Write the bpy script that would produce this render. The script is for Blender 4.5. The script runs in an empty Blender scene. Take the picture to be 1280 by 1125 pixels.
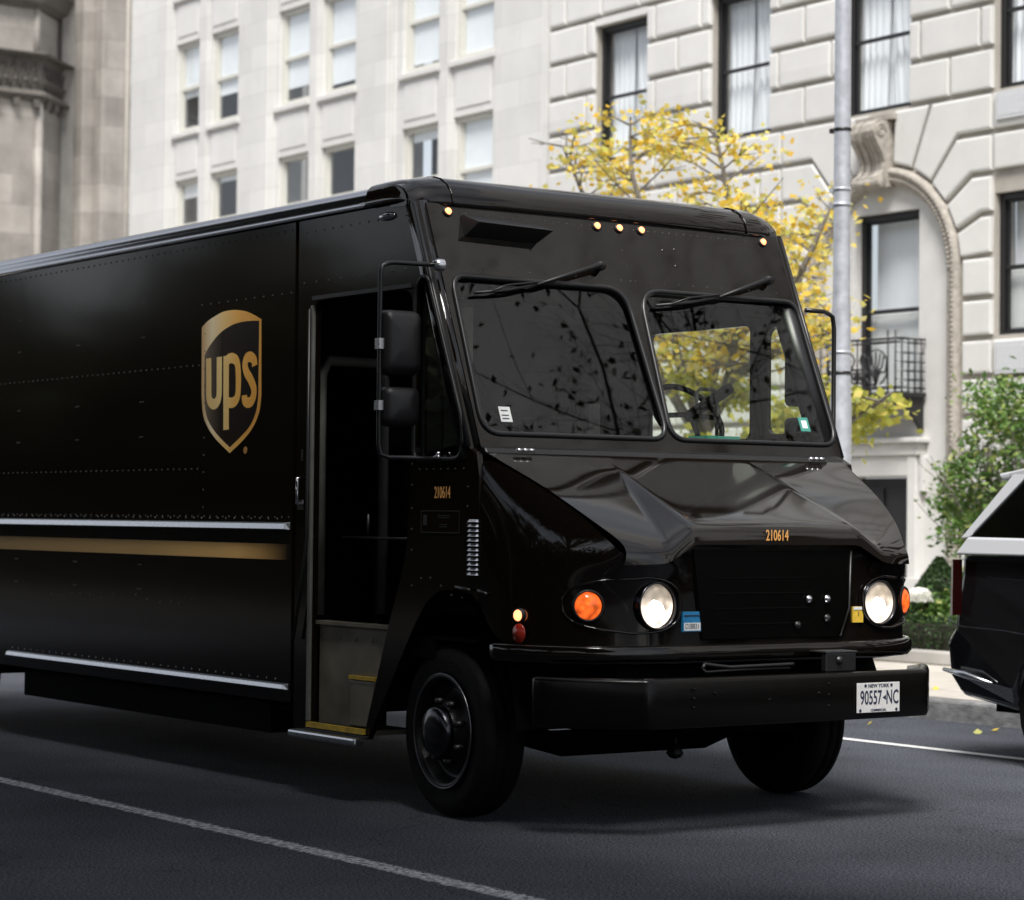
import bpy, bmesh, math, random
import numpy as np
from mathutils import Vector, Matrix
R=math.radians
rnd=random.Random(7)
sc=bpy.context.scene
C=sc.collection
# ------------------------------------------------------------------ materials
MATS={}
def mat(name,col=(.5,.5,.5),rough=.5,metal=0,spec=.5,coat=0,emis=None,estr=0,trans=0,bump=0,bscale=20,var=0,vscale=3,alpha=1,coatr=.03,stretch=None):
    m=bpy.data.materials.new(name); m.use_nodes=True; nt=m.node_tree; b=nt.nodes['Principled BSDF']
    b.inputs['Base Color'].default_value=(*col,1); b.inputs['Roughness'].default_value=rough
    b.inputs['Metallic'].default_value=metal; b.inputs['Specular IOR Level'].default_value=spec
    b.inputs['Coat Weight'].default_value=coat; b.inputs['Coat Roughness'].default_value=coatr
    b.inputs['Transmission Weight'].default_value=trans
    if emis: b.inputs['Emission Color'].default_value=(*emis,1); b.inputs['Emission Strength'].default_value=estr
    tc=nt.nodes.new('ShaderNodeTexCoord'); src=tc.outputs['Object']
    if stretch:
        mp=nt.nodes.new('ShaderNodeMapping'); mp.inputs['Scale'].default_value=stretch; nt.links.new(src,mp.inputs[0]); src=mp.outputs[0]
    if var:
        n=nt.nodes.new('ShaderNodeTexNoise'); n.inputs['Scale'].default_value=vscale; n.inputs['Detail'].default_value=8; n.inputs['Roughness'].default_value=.6
        nt.links.new(src,n.inputs['Vector'])
        r=nt.nodes.new('ShaderNodeMapRange'); r.inputs[1].default_value=.3; r.inputs[2].default_value=.7; r.inputs[3].default_value=1-var; r.inputs[4].default_value=1+var
        nt.links.new(n.outputs['Fac'],r.inputs[0])
        mx=nt.nodes.new('ShaderNodeVectorMath'); mx.operation='SCALE'; mx.inputs[0].default_value=col; nt.links.new(r.outputs[0],mx.inputs['Scale'])
        nt.links.new(mx.outputs[0],b.inputs['Base Color'])
        r2=nt.nodes.new('ShaderNodeMath'); r2.operation='MULTIPLY'; r2.inputs[1].default_value=rough; nt.links.new(r.outputs[0],r2.inputs[0])
        if rough>.25: nt.links.new(r2.outputs[0],b.inputs['Roughness'])
    if bump:
        n2=nt.nodes.new('ShaderNodeTexNoise'); n2.inputs['Scale'].default_value=bscale; n2.inputs['Detail'].default_value=6
        nt.links.new(src,n2.inputs['Vector'])
        bp=nt.nodes.new('ShaderNodeBump'); bp.inputs['Strength'].default_value=bump; bp.inputs['Distance'].default_value=.02
        nt.links.new(n2.outputs['Fac'],bp.inputs['Height']); nt.links.new(bp.outputs[0],b.inputs['Normal'])
    MATS[name]=m; return m
def nodes(m): return m.node_tree.nodes,m.node_tree.links,m.node_tree.nodes['Principled BSDF']
M={}
M['paint']=mat('brown_black_paint',(.0045,.0033,.0024),.06,spec=.5,coat=0,bump=.012,bscale=2.2)
M['paint_hood']=mat('brown_black_hood_paint',(.0058,.0042,.0029),.06,spec=.62,coat=0,bump=.012,bscale=2.2)
M['paint_side']=mat('brown_black_side_paint',(.0058,.0040,.0022),.10,spec=.32,coat=0,bump=.035,bscale=1.6)
M['plastic']=mat('black_plastic',(.008,.008,.009),.45,bump=.1,bscale=200)
M['frame_black']=mat('black_gasket',(.010,.010,.011),.35)
M['rubber']=mat('tyre_rubber',(.006,.006,.0065),.7,spec=.12,bump=.2,bscale=60,var=.2,vscale=9)
M['interior']=mat('dark_interior',(.0035,.0035,.0035),.8,spec=.05)
M['int_grey']=mat('interior_grey_metal',(.15,.15,.135),.5,spec=.3,var=.25,vscale=6)
M['olive']=mat('stepwell_metal',(.17,.155,.115),.5,metal=.2,var=.35,vscale=5,bump=.05,bscale=30)
M['alu']=mat('brushed_aluminium',(.62,.63,.65),.28,metal=1,var=.12,vscale=40,stretch=(.5,20,20))
M['roofmetal']=mat('roof_edge_metal',(.40,.40,.42),.16,metal=1,bump=.03,bscale=4)
M['chrome']=mat('chrome',(.6,.6,.62),.12,metal=1)
M['steel']=mat('dark_steel',(.05,.05,.05),.4,metal=.8)
M['yellowedge']=mat('yellow_edge_paint',(.45,.30,.03),.6,var=.4,vscale=30)
M['decal_amber']=mat('amber_lettering',(.85,.42,.12),.4)
M['white_label']=mat('white_label',(.75,.76,.74),.5,var=.1,vscale=60)
M['blue_label']=mat('blue_label',(.02,.19,.40),.45,var=.2,vscale=60)
M['yellow_label']=mat('yellow_label',(.72,.47,.05),.45,var=.15,vscale=60)
M['green_label']=mat('teal_label',(.05,.25,.20),.45)
M['ink']=mat('dark_ink',(.02,.03,.06),.5)
M['plate_white']=mat('plate_white',(.70,.69,.67),.4,var=.08,vscale=30)
M['red_lens']=mat('red_lens',(.30,.02,.008),.2)
# graduated gold print of the shield and the stripe (a printed gradient along X)
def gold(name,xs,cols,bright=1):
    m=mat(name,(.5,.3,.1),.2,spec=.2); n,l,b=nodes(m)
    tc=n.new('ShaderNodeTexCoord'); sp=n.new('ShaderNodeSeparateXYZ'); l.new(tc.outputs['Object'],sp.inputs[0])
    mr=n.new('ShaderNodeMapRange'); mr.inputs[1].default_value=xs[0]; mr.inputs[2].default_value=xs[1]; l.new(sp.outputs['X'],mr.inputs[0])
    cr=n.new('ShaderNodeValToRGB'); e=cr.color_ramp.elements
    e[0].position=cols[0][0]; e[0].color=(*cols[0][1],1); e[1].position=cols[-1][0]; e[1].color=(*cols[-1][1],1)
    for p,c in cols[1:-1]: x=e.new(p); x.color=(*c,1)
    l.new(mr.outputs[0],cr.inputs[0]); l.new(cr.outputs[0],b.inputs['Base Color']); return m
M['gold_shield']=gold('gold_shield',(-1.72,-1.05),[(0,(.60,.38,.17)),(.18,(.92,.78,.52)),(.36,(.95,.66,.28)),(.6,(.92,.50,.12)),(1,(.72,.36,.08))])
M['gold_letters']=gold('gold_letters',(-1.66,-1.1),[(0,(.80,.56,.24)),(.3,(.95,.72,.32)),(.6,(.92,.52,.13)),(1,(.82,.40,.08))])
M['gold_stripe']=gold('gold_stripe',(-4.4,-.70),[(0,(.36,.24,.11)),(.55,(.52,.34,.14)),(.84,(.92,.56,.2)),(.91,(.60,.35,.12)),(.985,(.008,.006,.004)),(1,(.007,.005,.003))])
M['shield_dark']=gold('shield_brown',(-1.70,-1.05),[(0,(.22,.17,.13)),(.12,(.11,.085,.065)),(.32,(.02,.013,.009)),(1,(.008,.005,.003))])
# building stone with ashlar joints
def stone(name,col,bw,bh,joint=.78,offs=0,blotch=.06,mort=.012,rough=.85,bcontrast=.05,streak=.04):
    m=mat(name,col,rough,spec=.25); n,l,b=nodes(m)
    tc=n.new('ShaderNodeTexCoord'); sp=n.new('ShaderNodeSeparateXYZ'); l.new(tc.outputs['Object'],sp.inputs[0])
    ad=n.new('ShaderNodeMath'); ad.operation='ADD'; l.new(sp.outputs['X'],ad.inputs[0]); l.new(sp.outputs['Y'],ad.inputs[1])
    cb=n.new('ShaderNodeCombineXYZ'); l.new(ad.outputs[0],cb.inputs[0]); l.new(sp.outputs['Z'],cb.inputs[1])
    br=n.new('ShaderNodeTexBrick'); br.inputs['Scale'].default_value=1; br.inputs['Brick Width'].default_value=bw; br.inputs['Row Height'].default_value=bh
    br.inputs['Mortar Size'].default_value=mort; br.inputs['Mortar Smooth'].default_value=.4; br.inputs['Bias'].default_value=0
    c=Vector(col)
    br.inputs['Color1'].default_value=(*(c*(1-bcontrast)),1); br.inputs['Color2'].default_value=(*(c*(1+bcontrast*.6)),1); br.inputs['Mortar'].default_value=(*(c*joint),1)
    l.new(cb.outputs[0],br.inputs[0])
    nz=n.new('ShaderNodeTexNoise'); nz.inputs['Scale'].default_value=1.3; nz.inputs['Detail'].default_value=9; nz.inputs['Roughness'].default_value=.65; l.new(tc.outputs['Object'],nz.inputs[0])
    mr=n.new('ShaderNodeMapRange'); mr.inputs[1].default_value=.3; mr.inputs[2].default_value=.7; mr.inputs[3].default_value=1-blotch; mr.inputs[4].default_value=1+blotch*.7; l.new(nz.outputs['Fac'],mr.inputs[0])
    mp=n.new('ShaderNodeMapping'); mp.inputs['Scale'].default_value=(1.7,1.7,.3); l.new(tc.outputs['Object'],mp.inputs[0])
    n3=n.new('ShaderNodeTexNoise'); n3.inputs['Scale'].default_value=1; n3.inputs['Detail'].default_value=5; l.new(mp.outputs[0],n3.inputs[0])
    m3=n.new('ShaderNodeMapRange'); m3.inputs[1].default_value=.35; m3.inputs[2].default_value=.7; m3.inputs[3].default_value=1+streak*.4; m3.inputs[4].default_value=1-streak; l.new(n3.outputs['Fac'],m3.inputs[0])
    mu=n.new('ShaderNodeMath'); mu.operation='MULTIPLY'; l.new(mr.outputs[0],mu.inputs[0]); l.new(m3.outputs[0],mu.inputs[1])
    vm=n.new('ShaderNodeVectorMath'); vm.operation='SCALE'; l.new(br.outputs['Color'],vm.inputs[0]); l.new(mu.outputs[0],vm.inputs['Scale'])
    l.new(vm.outputs[0],b.inputs['Base Color'])
    bp=n.new('ShaderNodeBump'); bp.inputs['Strength'].default_value=.25; bp.inputs['Distance'].default_value=.01; 
    n4=n.new('ShaderNodeTexNoise'); n4.inputs['Scale'].default_value=40; n4.inputs['Detail'].default_value=5; l.new(tc.outputs['Object'],n4.inputs[0])
    l.new(n4.outputs['Fac'],bp.inputs['Height']); l.new(bp.outputs[0],b.inputs['Normal']); return m
M['lime_smooth']=stone('limestone_ashlar',(.64,.632,.612),.95,.395,joint=.84,mort=.007,streak=.03,bcontrast=.075,blotch=.07)
M['lime_block']=stone('limestone_block',(.66,.652,.632),3.1,1.7,joint=1,mort=.0,blotch=.07,streak=.03,bcontrast=.05)
M['lime_joint']=mat('limestone_joint',(.40,.375,.335),.9,spec=.2,var=.12,vscale=4)
M['lime_trim']=mat('limestone_trim',(.62,.612,.592),.85,spec=.2,var=.07,vscale=3,bump=.15,bscale=40)
M['carved']=mat('carved_limestone',(.37,.34,.30),.9,spec=.2,var=.25,vscale=14,bump=.5,bscale=40)
M['brownstone']=stone('weathered_church_stone',(.37,.345,.315),.75,.55,joint=.80,blotch=.24,mort=.012,bcontrast=.22,streak=.20)
M['church_dark']=mat('sooty_carved_stone',(.10,.09,.08),.9,var=.4,vscale=7,bump=.5,bscale=25)
M['grey_stone']=mat('grey_church_stone',(.27,.265,.25),.9,var=.22,vscale=2.5,bump=.2,bscale=20)
M['black_win']=mat('black_window_paint',(.012,.012,.013),.4)
M['cream_win']=mat('cream_window_paint',(.58,.57,.52),.5)
M['curtain']=mat('sheer_curtain',(.93,.94,.95),.9,var=.05,vscale=8,stretch=(6,6,.3))
M['pane_sky']=mat('sky_reflection_panel',(.93,.94,.94),.9,var=.05,vscale=2)  # pale panel colour standing in for sky reflected in the panes
M['blind']=mat('slatted_blind',(.88,.88,.86),.7)
M['room']=mat('dark_room',(.02,.022,.025),.9)
M['door_black']=mat('black_door_paint',(.02,.02,.022),.35)
M['iron']=mat('wrought_iron',(.014,.014,.015),.5)
M['ac']=mat('grille_panel_grey',(.55,.56,.58),.5,var=.06,vscale=30)
M['galv']=mat('galvanised_pole',(.48,.50,.54),.42,metal=.35,var=.16,vscale=12,bump=.06,bscale=30)
M['bark']=mat('grey_bark',(.16,.145,.13),.9,var=.35,vscale=14,bump=.6,bscale=30)
M['dark_bark']=mat('dark_bark',(.05,.042,.035),.9,var=.35,vscale=8,bump=.6,bscale=15)
M['car_sky_sheen']=mat('sky_sheen_car_paint',(.52,.53,.55),.25,coat=1)  # pale tone is sky reflection painted onto a black car
M['car_black']=mat('black_car_paint',(.004,.004,.005),.1,coat=.8,coatr=.01)
M['concrete']=mat('pale_concrete',(.40,.385,.36),.85,var=.18,vscale=2.5,bump=.2,bscale=50)
def glass(name,tint=(1,1,1),ior=1.5,rough=0,boost=1):
    m=bpy.data.materials.new(name); m.use_nodes=True; nt=m.node_tree; nt.nodes.clear()
    o=nt.nodes.new('ShaderNodeOutputMaterial'); mx=nt.nodes.new('ShaderNodeMixShader'); t=nt.nodes.new('ShaderNodeBsdfTransparent'); g=nt.nodes.new('ShaderNodeBsdfGlossy')
    t.inputs[0].default_value=(*tint,1); g.inputs['Roughness'].default_value=rough; g.inputs[0].default_value=(.96,.98,1,1)
    lw=nt.nodes.new('ShaderNodeLayerWeight'); lw.inputs[0].default_value=.5
    pw=nt.nodes.new('ShaderNodeMath'); pw.operation='POWER'; pw.inputs[1].default_value=5; mu=nt.nodes.new('ShaderNodeMath'); mu.operation='MULTIPLY_ADD'; mu.inputs[1].default_value=.92*boost; mu.inputs[2].default_value=.05*boost; mu.use_clamp=True
    nt.links.new(lw.outputs['Facing'],pw.inputs[0]); nt.links.new(pw.outputs[0],mu.inputs[0]); nt.links.new(mu.outputs[0],mx.inputs[0]); nt.links.new(t.outputs[0],mx.inputs[1]); nt.links.new(g.outputs[0],mx.inputs[2]); nt.links.new(mx.outputs[0],o.inputs[0]); return m
M['glass_b']=glass('window_glass',(.93,.95,.96),boost=1.6)
M['glass_w']=glass('windshield_glass',(.86,.90,.85),boost=.95)
M['glass_d']=glass('tinted_glass',(.08,.09,.08),boost=1.6)
def leafmat(name,cols,rough=.5,trans=.35):
    m=bpy.data.materials.new(name); m.use_nodes=True; nt=m.node_tree; b=nt.nodes['Principled BSDF']; b.inputs['Roughness'].default_value=rough; b.inputs['Specular IOR Level'].default_value=.3
    ge=nt.nodes.new('ShaderNodeNewGeometry'); cr=nt.nodes.new('ShaderNodeValToRGB'); e=cr.color_ramp.elements
    e[0].position=cols[0][0]; e[0].color=(*cols[0][1],1); e[1].position=cols[-1][0]; e[1].color=(*cols[-1][1],1)
    for p,c in cols[1:-1]: x=e.new(p); x.color=(*c,1)
    nt.links.new(ge.outputs['Random Per Island'],cr.inputs[0]); nt.links.new(cr.outputs[0],b.inputs['Base Color'])
    o=nt.nodes['Material Output']; tr=nt.nodes.new('ShaderNodeBsdfTranslucent'); mx=nt.nodes.new('ShaderNodeMixShader'); mx.inputs[0].default_value=trans
    nt.links.new(cr.outputs[0],tr.inputs[0]); nt.links.new(b.outputs[0],mx.inputs[1]); nt.links.new(tr.outputs[0],mx.inputs[2]); nt.links.new(mx.outputs[0],o.inputs[0]); return m
M['leaf_yellow']=leafmat('yellow_autumn_leaves',[(0,(.74,.46,.05)),(.3,(.86,.66,.11)),(.65,(.84,.73,.22)),(.9,(.60,.62,.16)),(1,(.80,.70,.35))],trans=.5)
M['leaf_yg']=leafmat('yellow_green_leaves',[(0,(.36,.40,.09)),(.4,(.62,.58,.12)),(.8,(.26,.33,.08)),(1,(.78,.64,.16))],trans=.45)
M['leaf_green']=leafmat('glossy_green_leaves',[(0,(.06,.13,.03)),(.45,(.11,.21,.05)),(.8,(.20,.31,.08)),(1,(.42,.42,.14))],rough=.3,trans=.25)
M['leaf_box']=leafmat('clipped_box_leaves',[(0,(.02,.045,.015)),(1,(.05,.09,.03))],trans=.1)
M['leaf_dark']=leafmat('dark_park_leaves',[(0,(.012,.018,.006)),(.6,(.025,.03,.01)),(1,(.05,.035,.012))],rough=.6,trans=.1)
M['petal']=mat('white_hydrangea',(.78,.78,.72),.8,var=.1,vscale=20)
# lamps
def lampmat(name,col,s,darkcol=None,scale=60,lo=.25,zsplit=None):
    m=mat(name,(.3,.3,.3),.12); n,l,b=nodes(m); b.inputs['Emission Color'].default_value=(*col,1)
    tc=n.new('ShaderNodeTexCoord'); v=n.new('ShaderNodeTexVoronoi'); v.feature='SMOOTH_F1'; v.inputs['Scale'].default_value=scale; l.new(tc.outputs['Object'],v.inputs[0])
    mr=n.new('ShaderNodeMapRange'); mr.inputs[1].default_value=.1; mr.inputs[2].default_value=.75; mr.inputs[3].default_value=s*1.25; mr.inputs[4].default_value=s*lo; l.new(v.outputs['Distance'],mr.inputs[0]); out=mr.outputs[0]
    if zsplit:
        sp=n.new('ShaderNodeSeparateXYZ'); l.new(tc.outputs['Object'],sp.inputs[0]); z=n.new('ShaderNodeMapRange'); z.inputs[1].default_value=zsplit[0]; z.inputs[2].default_value=zsplit[1]; z.inputs[3].default_value=1.6; z.inputs[4].default_value=.22; l.new(sp.outputs['Z'],z.inputs[0])
        mu=n.new('ShaderNodeMath'); mu.operation='MULTIPLY'; l.new(out,mu.inputs[0]); l.new(z.outputs[0],mu.inputs[1]); out=mu.outputs[0]
    l.new(out,b.inputs['Emission Strength'])
    b.inputs['Base Color'].default_value=(*(darkcol or col),1); return m
M['lamp_head']=lampmat('lit_headlight_lens',(1,.84,.70),.95,(.36,.30,.22),30,.25,(-.03,.04))
M['lamp_core']=mat('headlight_bulb',(1,1,1),.3,emis=(1,.93,.82),estr=3)
M['lamp_amber']=lampmat('lit_amber_lens',(1,.13,.02),1.0,(.5,.1,.01),34,.2)
M['lamp_small']=mat('lit_marker_lens',(.8,.3,.1),.3,emis=(1,.33,.13),estr=2.3)
# ------------------------------------------------------------------ helpers
def link(o,parent=None):
    C.objects.link(o)
    if parent: o.parent=parent
    return o
def tag(o,label=None,cat=None,group=None,kind=None):
    if label: o['label']=label
    if cat: o['category']=cat
    if group: o['group']=group
    if kind: o['kind']=kind
    return o
def thing(name,label,cat,loc=(0,0,0),rz=0,group=None):
    o=bpy.data.objects.new(name,None); o.location=loc; o.rotation_euler=(0,0,rz); link(o); return tag(o,label,cat,group)
class MB:
    def __init__(s): s.v=[]; s.f=[]; s.sm=[]
    def add(s,vs,fs,smooth=False):
        b=len(s.v); s.v+= [tuple(v) for v in vs]; s.f+= [tuple(i+b for i in f) for f in fs]; s.sm+= [smooth]*len(fs); return s
    def box(s,x0,x1,y0,y1,z0,z1):
        return s.add([(x0,y0,z0),(x1,y0,z0),(x1,y1,z0),(x0,y1,z0),(x0,y0,z1),(x1,y0,z1),(x1,y1,z1),(x0,y1,z1)],[(0,3,2,1),(4,5,6,7),(0,1,5,4),(1,2,6,5),(2,3,7,6),(3,0,4,7)])
    def hexa(s,a,b):  # a,b: two quads (4 pts each)
        return s.add(list(a)+list(b),[(3,2,1,0),(4,5,6,7),(0,1,5,4),(1,2,6,5),(2,3,7,6),(3,0,4,7)])
    def tube(s,pts,r,n=8,caps=True,closed=False):
        pts=[Vector(p) for p in pts]; rr=r if isinstance(r,(list,tuple)) else [r]*len(pts)
        rings=[]; up=None
        N=len(pts)
        for i,p in enumerate(pts):
            if closed: d=(pts[(i+1)%N]-pts[i-1])
            else: d=(pts[min(i+1,N-1)]-pts[max(i-1,0)])
            d.normalize()
            if up is None: up=Vector((0,0,1)) if abs(d.z)<.9 else Vector((1,0,0))
            a=d.cross(up)
            if a.length<1e-4: a=d.orthogonal()
            a.normalize(); u=a.cross(d).normalized(); up=u
            rings.append([p+(a*math.cos(t)+u*math.sin(t))*rr[i] for t in [2*math.pi*k/n for k in range(n)]])
        vs=[v for q in rings for v in q]; fs=[]
        for i in range(N-1+(1 if closed else 0)):
            j=(i+1)%N
            for k in range(n): fs.append((i*n+k,i*n+(k+1)%n,j*n+(k+1)%n,j*n+k))
        if caps and not closed: fs+= [tuple(range(n))[::-1],tuple((N-1)*n+k for k in range(n))]
        return s.add(vs,fs,True)
    def lathe(s,prof,c,axis='Y',n=40,closed=False):  # prof: (r,h)
        vs=[];fs=[];c=Vector(c)
        for r,h in prof:
            for k in range(n):
                t=2*math.pi*k/n; a,b=r*math.cos(t),r*math.sin(t)
                vs.append(c+(Vector((a,h,b)) if axis=='Y' else Vector((h,a,b)) if axis=='X' else Vector((a,b,h))))
        P=len(prof)
        for i in range(P-1+(1 if closed else 0)):
            j=(i+1)%P
            for k in range(n): fs.append((i*n+k,i*n+(k+1)%n,j*n+(k+1)%n,j*n+k))
        return s.add(vs,fs,True)
    def rivet(s,p,nrm,r=.0065):
        nrm=Vector(nrm).normalized(); a=nrm.orthogonal().normalized(); b=nrm.cross(a); p=Vector(p)
        vs=[p+(a*math.cos(t)+b*math.sin(t))*r for t in [k*math.pi/3 for k in range(6)]]+[p+nrm*r*.55+(a*math.cos(t)+b*math.sin(t))*r*.55 for t in [k*math.pi/3 for k in range(6)]]
        return s.add(vs,[(k,(k+1)%6,6+(k+1)%6,6+k) for k in range(6)]+[tuple(range(6,12))],True)
    def build(s,name,m,parent=None,bevel=0,subsurf=0,crease=None,wn=False,seg=2):
        me=bpy.data.meshes.new(name); me.from_pydata(s.v,[],s.f); me.polygons.foreach_set('use_smooth',s.sm)
        bm=bmesh.new(); bm.from_mesh(me); bmesh.ops.recalc_face_normals(bm,faces=bm.faces); bm.to_mesh(me); bm.free()
        me.materials.append(m if not isinstance(m,str) else M[m]); me.update()
        o=bpy.data.objects.new(name,me); link(o,parent)
        if bevel:
            b=o.modifiers.new('b','BEVEL'); b.width=bevel; b.segments=seg; b.limit_method='ANGLE'; b.angle_limit=R(40); b.harden_normals=False
        if subsurf:
            b=o.modifiers.new('s','SUBSURF'); b.levels=subsurf; b.render_levels=subsurf
        return o
def sm_all(o):
    o.data.polygons.foreach_set('use_smooth',[True]*len(o.data.polygons)); return o
def plate_mesh(outer,holes,depth,to3d):
    cu=bpy.data.curves.new('tmp','CURVE'); cu.dimensions='2D'; cu.fill_mode='BOTH'; cu.extrude=depth/2
    for ring in [outer]+list(holes):
        sp=cu.splines.new('POLY'); sp.points.add(len(ring)-1); sp.use_cyclic_u=True
        for i,p in enumerate(ring): sp.points[i].co=(p[0],p[1],0,1)
    o=bpy.data.objects.new('tmp',cu); C.objects.link(o)
    dg=bpy.context.evaluated_depsgraph_get(); me=bpy.data.meshes.new_from_object(o.evaluated_get(dg))
    vs=[to3d(v.co.x,v.co.y,v.co.z) for v in me.vertices]; fs=[tuple(p.vertices) for p in me.polygons]
    bpy.data.objects.remove(o); bpy.data.curves.remove(cu); bpy.data.meshes.remove(me)
    return vs,fs
def weld(o,d=1e-4):
    bm=bmesh.new(); bm.from_mesh(o.data); bmesh.ops.remove_doubles(bm,verts=bm.verts,dist=d); bmesh.ops.recalc_face_normals(bm,faces=bm.faces); bm.to_mesh(o.data); bm.free(); return o
def plate(name,outer,holes,depth,to3d,m,parent=None,bevel=0,extra=None):
    vs,fs=plate_mesh(outer,holes,depth,to3d); b=MB().add(vs,fs)
    if extra: b.add(extra.v,extra.f,True)
    o=b.build(name,m,parent); weld(o)
    if bevel:
        q=o.modifiers.new('b','BEVEL'); q.width=bevel; q.segments=2; q.limit_method='ANGLE'; q.angle_limit=R(50)
    return o
def textmesh(txt,to3d,size=1,sx=1,extr=.0005,align='CENTER',bold=0,space=1):
    cu=bpy.data.curves.new('t','FONT'); cu.body=txt; cu.size=size; cu.align_x=align; cu.align_y='CENTER'; cu.extrude=extr; cu.offset=bold; cu.space_character=space; cu.resolution_u=3
    o=bpy.data.objects.new('t',cu); C.objects.link(o)
    dg=bpy.context.evaluated_depsgraph_get(); me=bpy.data.meshes.new_from_object(o.evaluated_get(dg))
    vs=[to3d(v.co.x*sx,v.co.y,v.co.z) for v in me.vertices]; fs=[tuple(p.vertices) for p in me.polygons]
    bpy.data.objects.remove(o); bpy.data.curves.remove(cu); bpy.data.meshes.remove(me)
    return MB().add(vs,fs)
def rrect(x0,x1,z0,z1,r,n=5):
    out=[]
    for cx,cz,a in ((x1-r,z1-r,0),(x0+r,z1-r,90),(x0+r,z0+r,180),(x1-r,z0+r,270)):
        for k in range(n+1): t=R(a+90*k/n); out.append((cx+r*math.cos(t),cz+r*math.sin(t)))
    return out
def round_poly(pts,r,n=5):
    out=[];N=len(pts)
    rs=r if isinstance(r,(list,tuple)) else [r]*N
    for i in range(N):
        p=Vector(pts[i]);a=Vector(pts[i-1]);b=Vector(pts[(i+1)%N])
        da=(a-p).normalized();db=(b-p).normalized();q=rs[i]
        for k in range(n+1):
            t=k/n; A=p+da*q;B=p+db*q
            out.append(tuple(A*(1-t)**2+p*2*t*(1-t)+B*t*t))
    return out
def stroke(pts,w,n=10):
    # smooth polyline -> outline polygon of width w
    P=[Vector(p) for p in pts]; L=[];Rr=[]
    for i,p in enumerate(P):
        d=(P[min(i+1,len(P)-1)]-P[max(i-1,0)]).normalized(); nn=Vector((-d.y,d.x))
        L.append(tuple(p+nn*w/2)); Rr.append(tuple(p-nn*w/2))
    return L+Rr[::-1]
def catmull(pts,n=6,closed=False):
    P=[Vector(p) for p in pts]; out=[];N=len(P)
    for i in range(N if closed else N-1):
        if closed: a,b,c,d=P[i-1],P[i],P[(i+1)%N],P[(i+2)%N]
        else: a,b,c,d=P[max(i-1,0)],P[i],P[i+1],P[min(i+2,N-1)]
        for k in range(n):
            t=k/n; out.append(.5*((2*b)+(c-a)*t+(2*a-5*b+4*c-d)*t*t+(3*b-a-3*c+d)*t**3))
    if not closed: out.append(P[-1])
    return out
#------------------------------------------------------------------- foliage
def leaves(name,pts,size,m,parent,seed=1,flat=.4,asp=.55,fold=.25,droop=0):
    """one mesh of many small folded leaf blades at the given points"""
    g=np.random.default_rng(seed); n=len(pts); P=np.asarray(pts,float)
    u=g.normal(size=(n,3)); u[:,2]=u[:,2]*flat-droop; u/=np.linalg.norm(u,axis=1)[:,None]
    w=g.normal(size=(n,3)); w-=(w*u).sum(1)[:,None]*u; w/=np.linalg.norm(w,axis=1)[:,None]
    nn=np.cross(u,w); s=size*g.uniform(.6,1.25,size=n)[:,None]
    a=P-u*s*.5; b=P+u*s*.5; c1=P+w*s*asp*.5+nn*s*fold*.3; c2=P-w*s*asp*.5+nn*s*fold*.3
    V=np.stack([a,c1,b,c2],1).reshape(-1,3)
    me=bpy.data.meshes.new(name); me.vertices.add(4*n); me.vertices.foreach_set('co',V.ravel())
    idx=np.arange(4*n).reshape(n,4); F=np.concatenate([idx[:,[0,1,2]],idx[:,[0,2,3]]],0)
    me.loops.add(6*n); me.loops.foreach_set('vertex_index',F.ravel().astype(np.int32)); me.polygons.add(2*n)
    me.polygons.foreach_set('loop_start',np.arange(0,6*n,3,dtype=np.int32)); me.polygons.foreach_set('loop_total',np.full(2*n,3,dtype=np.int32))
    me.update(); me.validate(); me.materials.append(M[m]); o=bpy.data.objects.new(name,me); return link(o,parent)
def clumps(g,centres,per,rad,squash=.5):
    c=np.asarray(centres,float); c=np.repeat(c,per,0); d=g.normal(size=c.shape)*rad; d[:,2]*=squash; return c+d
def branchy(mb,p,d,L,r,depth,g,tips,spread=.6,up=.15,seg=4):
    pts=[Vector(p)]; rr=[r]; d=Vector(d).normalized()
    for i in range(seg):
        d=(d+Vector((g.uniform(-1,1),g.uniform(-1,1),g.uniform(-.6,1)*.7))*.16+Vector((0,0,up*.3))).normalized()
        pts.append(pts[-1]+d*L/seg); rr.append(r*(1-.5*(i+1)/seg))
    mb.tube(pts,rr,n=6 if r>.02 else 4,caps=False)
    if depth<=1: tips+= pts[1:]
    if depth==0: return
    k=3 if depth>1 else 3
    for j in range(k+1):
        t=pts[-1] if j<2 else pts[rnd.randint(1,seg)]
        a=g.uniform(0,2*math.pi); nd=(d+Vector((math.cos(a),math.sin(a),g.uniform(-.4,.5)))*spread).normalized()
        branchy(mb,t,nd,L*g.uniform(.6,.8),rr[-1]*.8,depth-1,g,tips,spread,up,seg)
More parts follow.
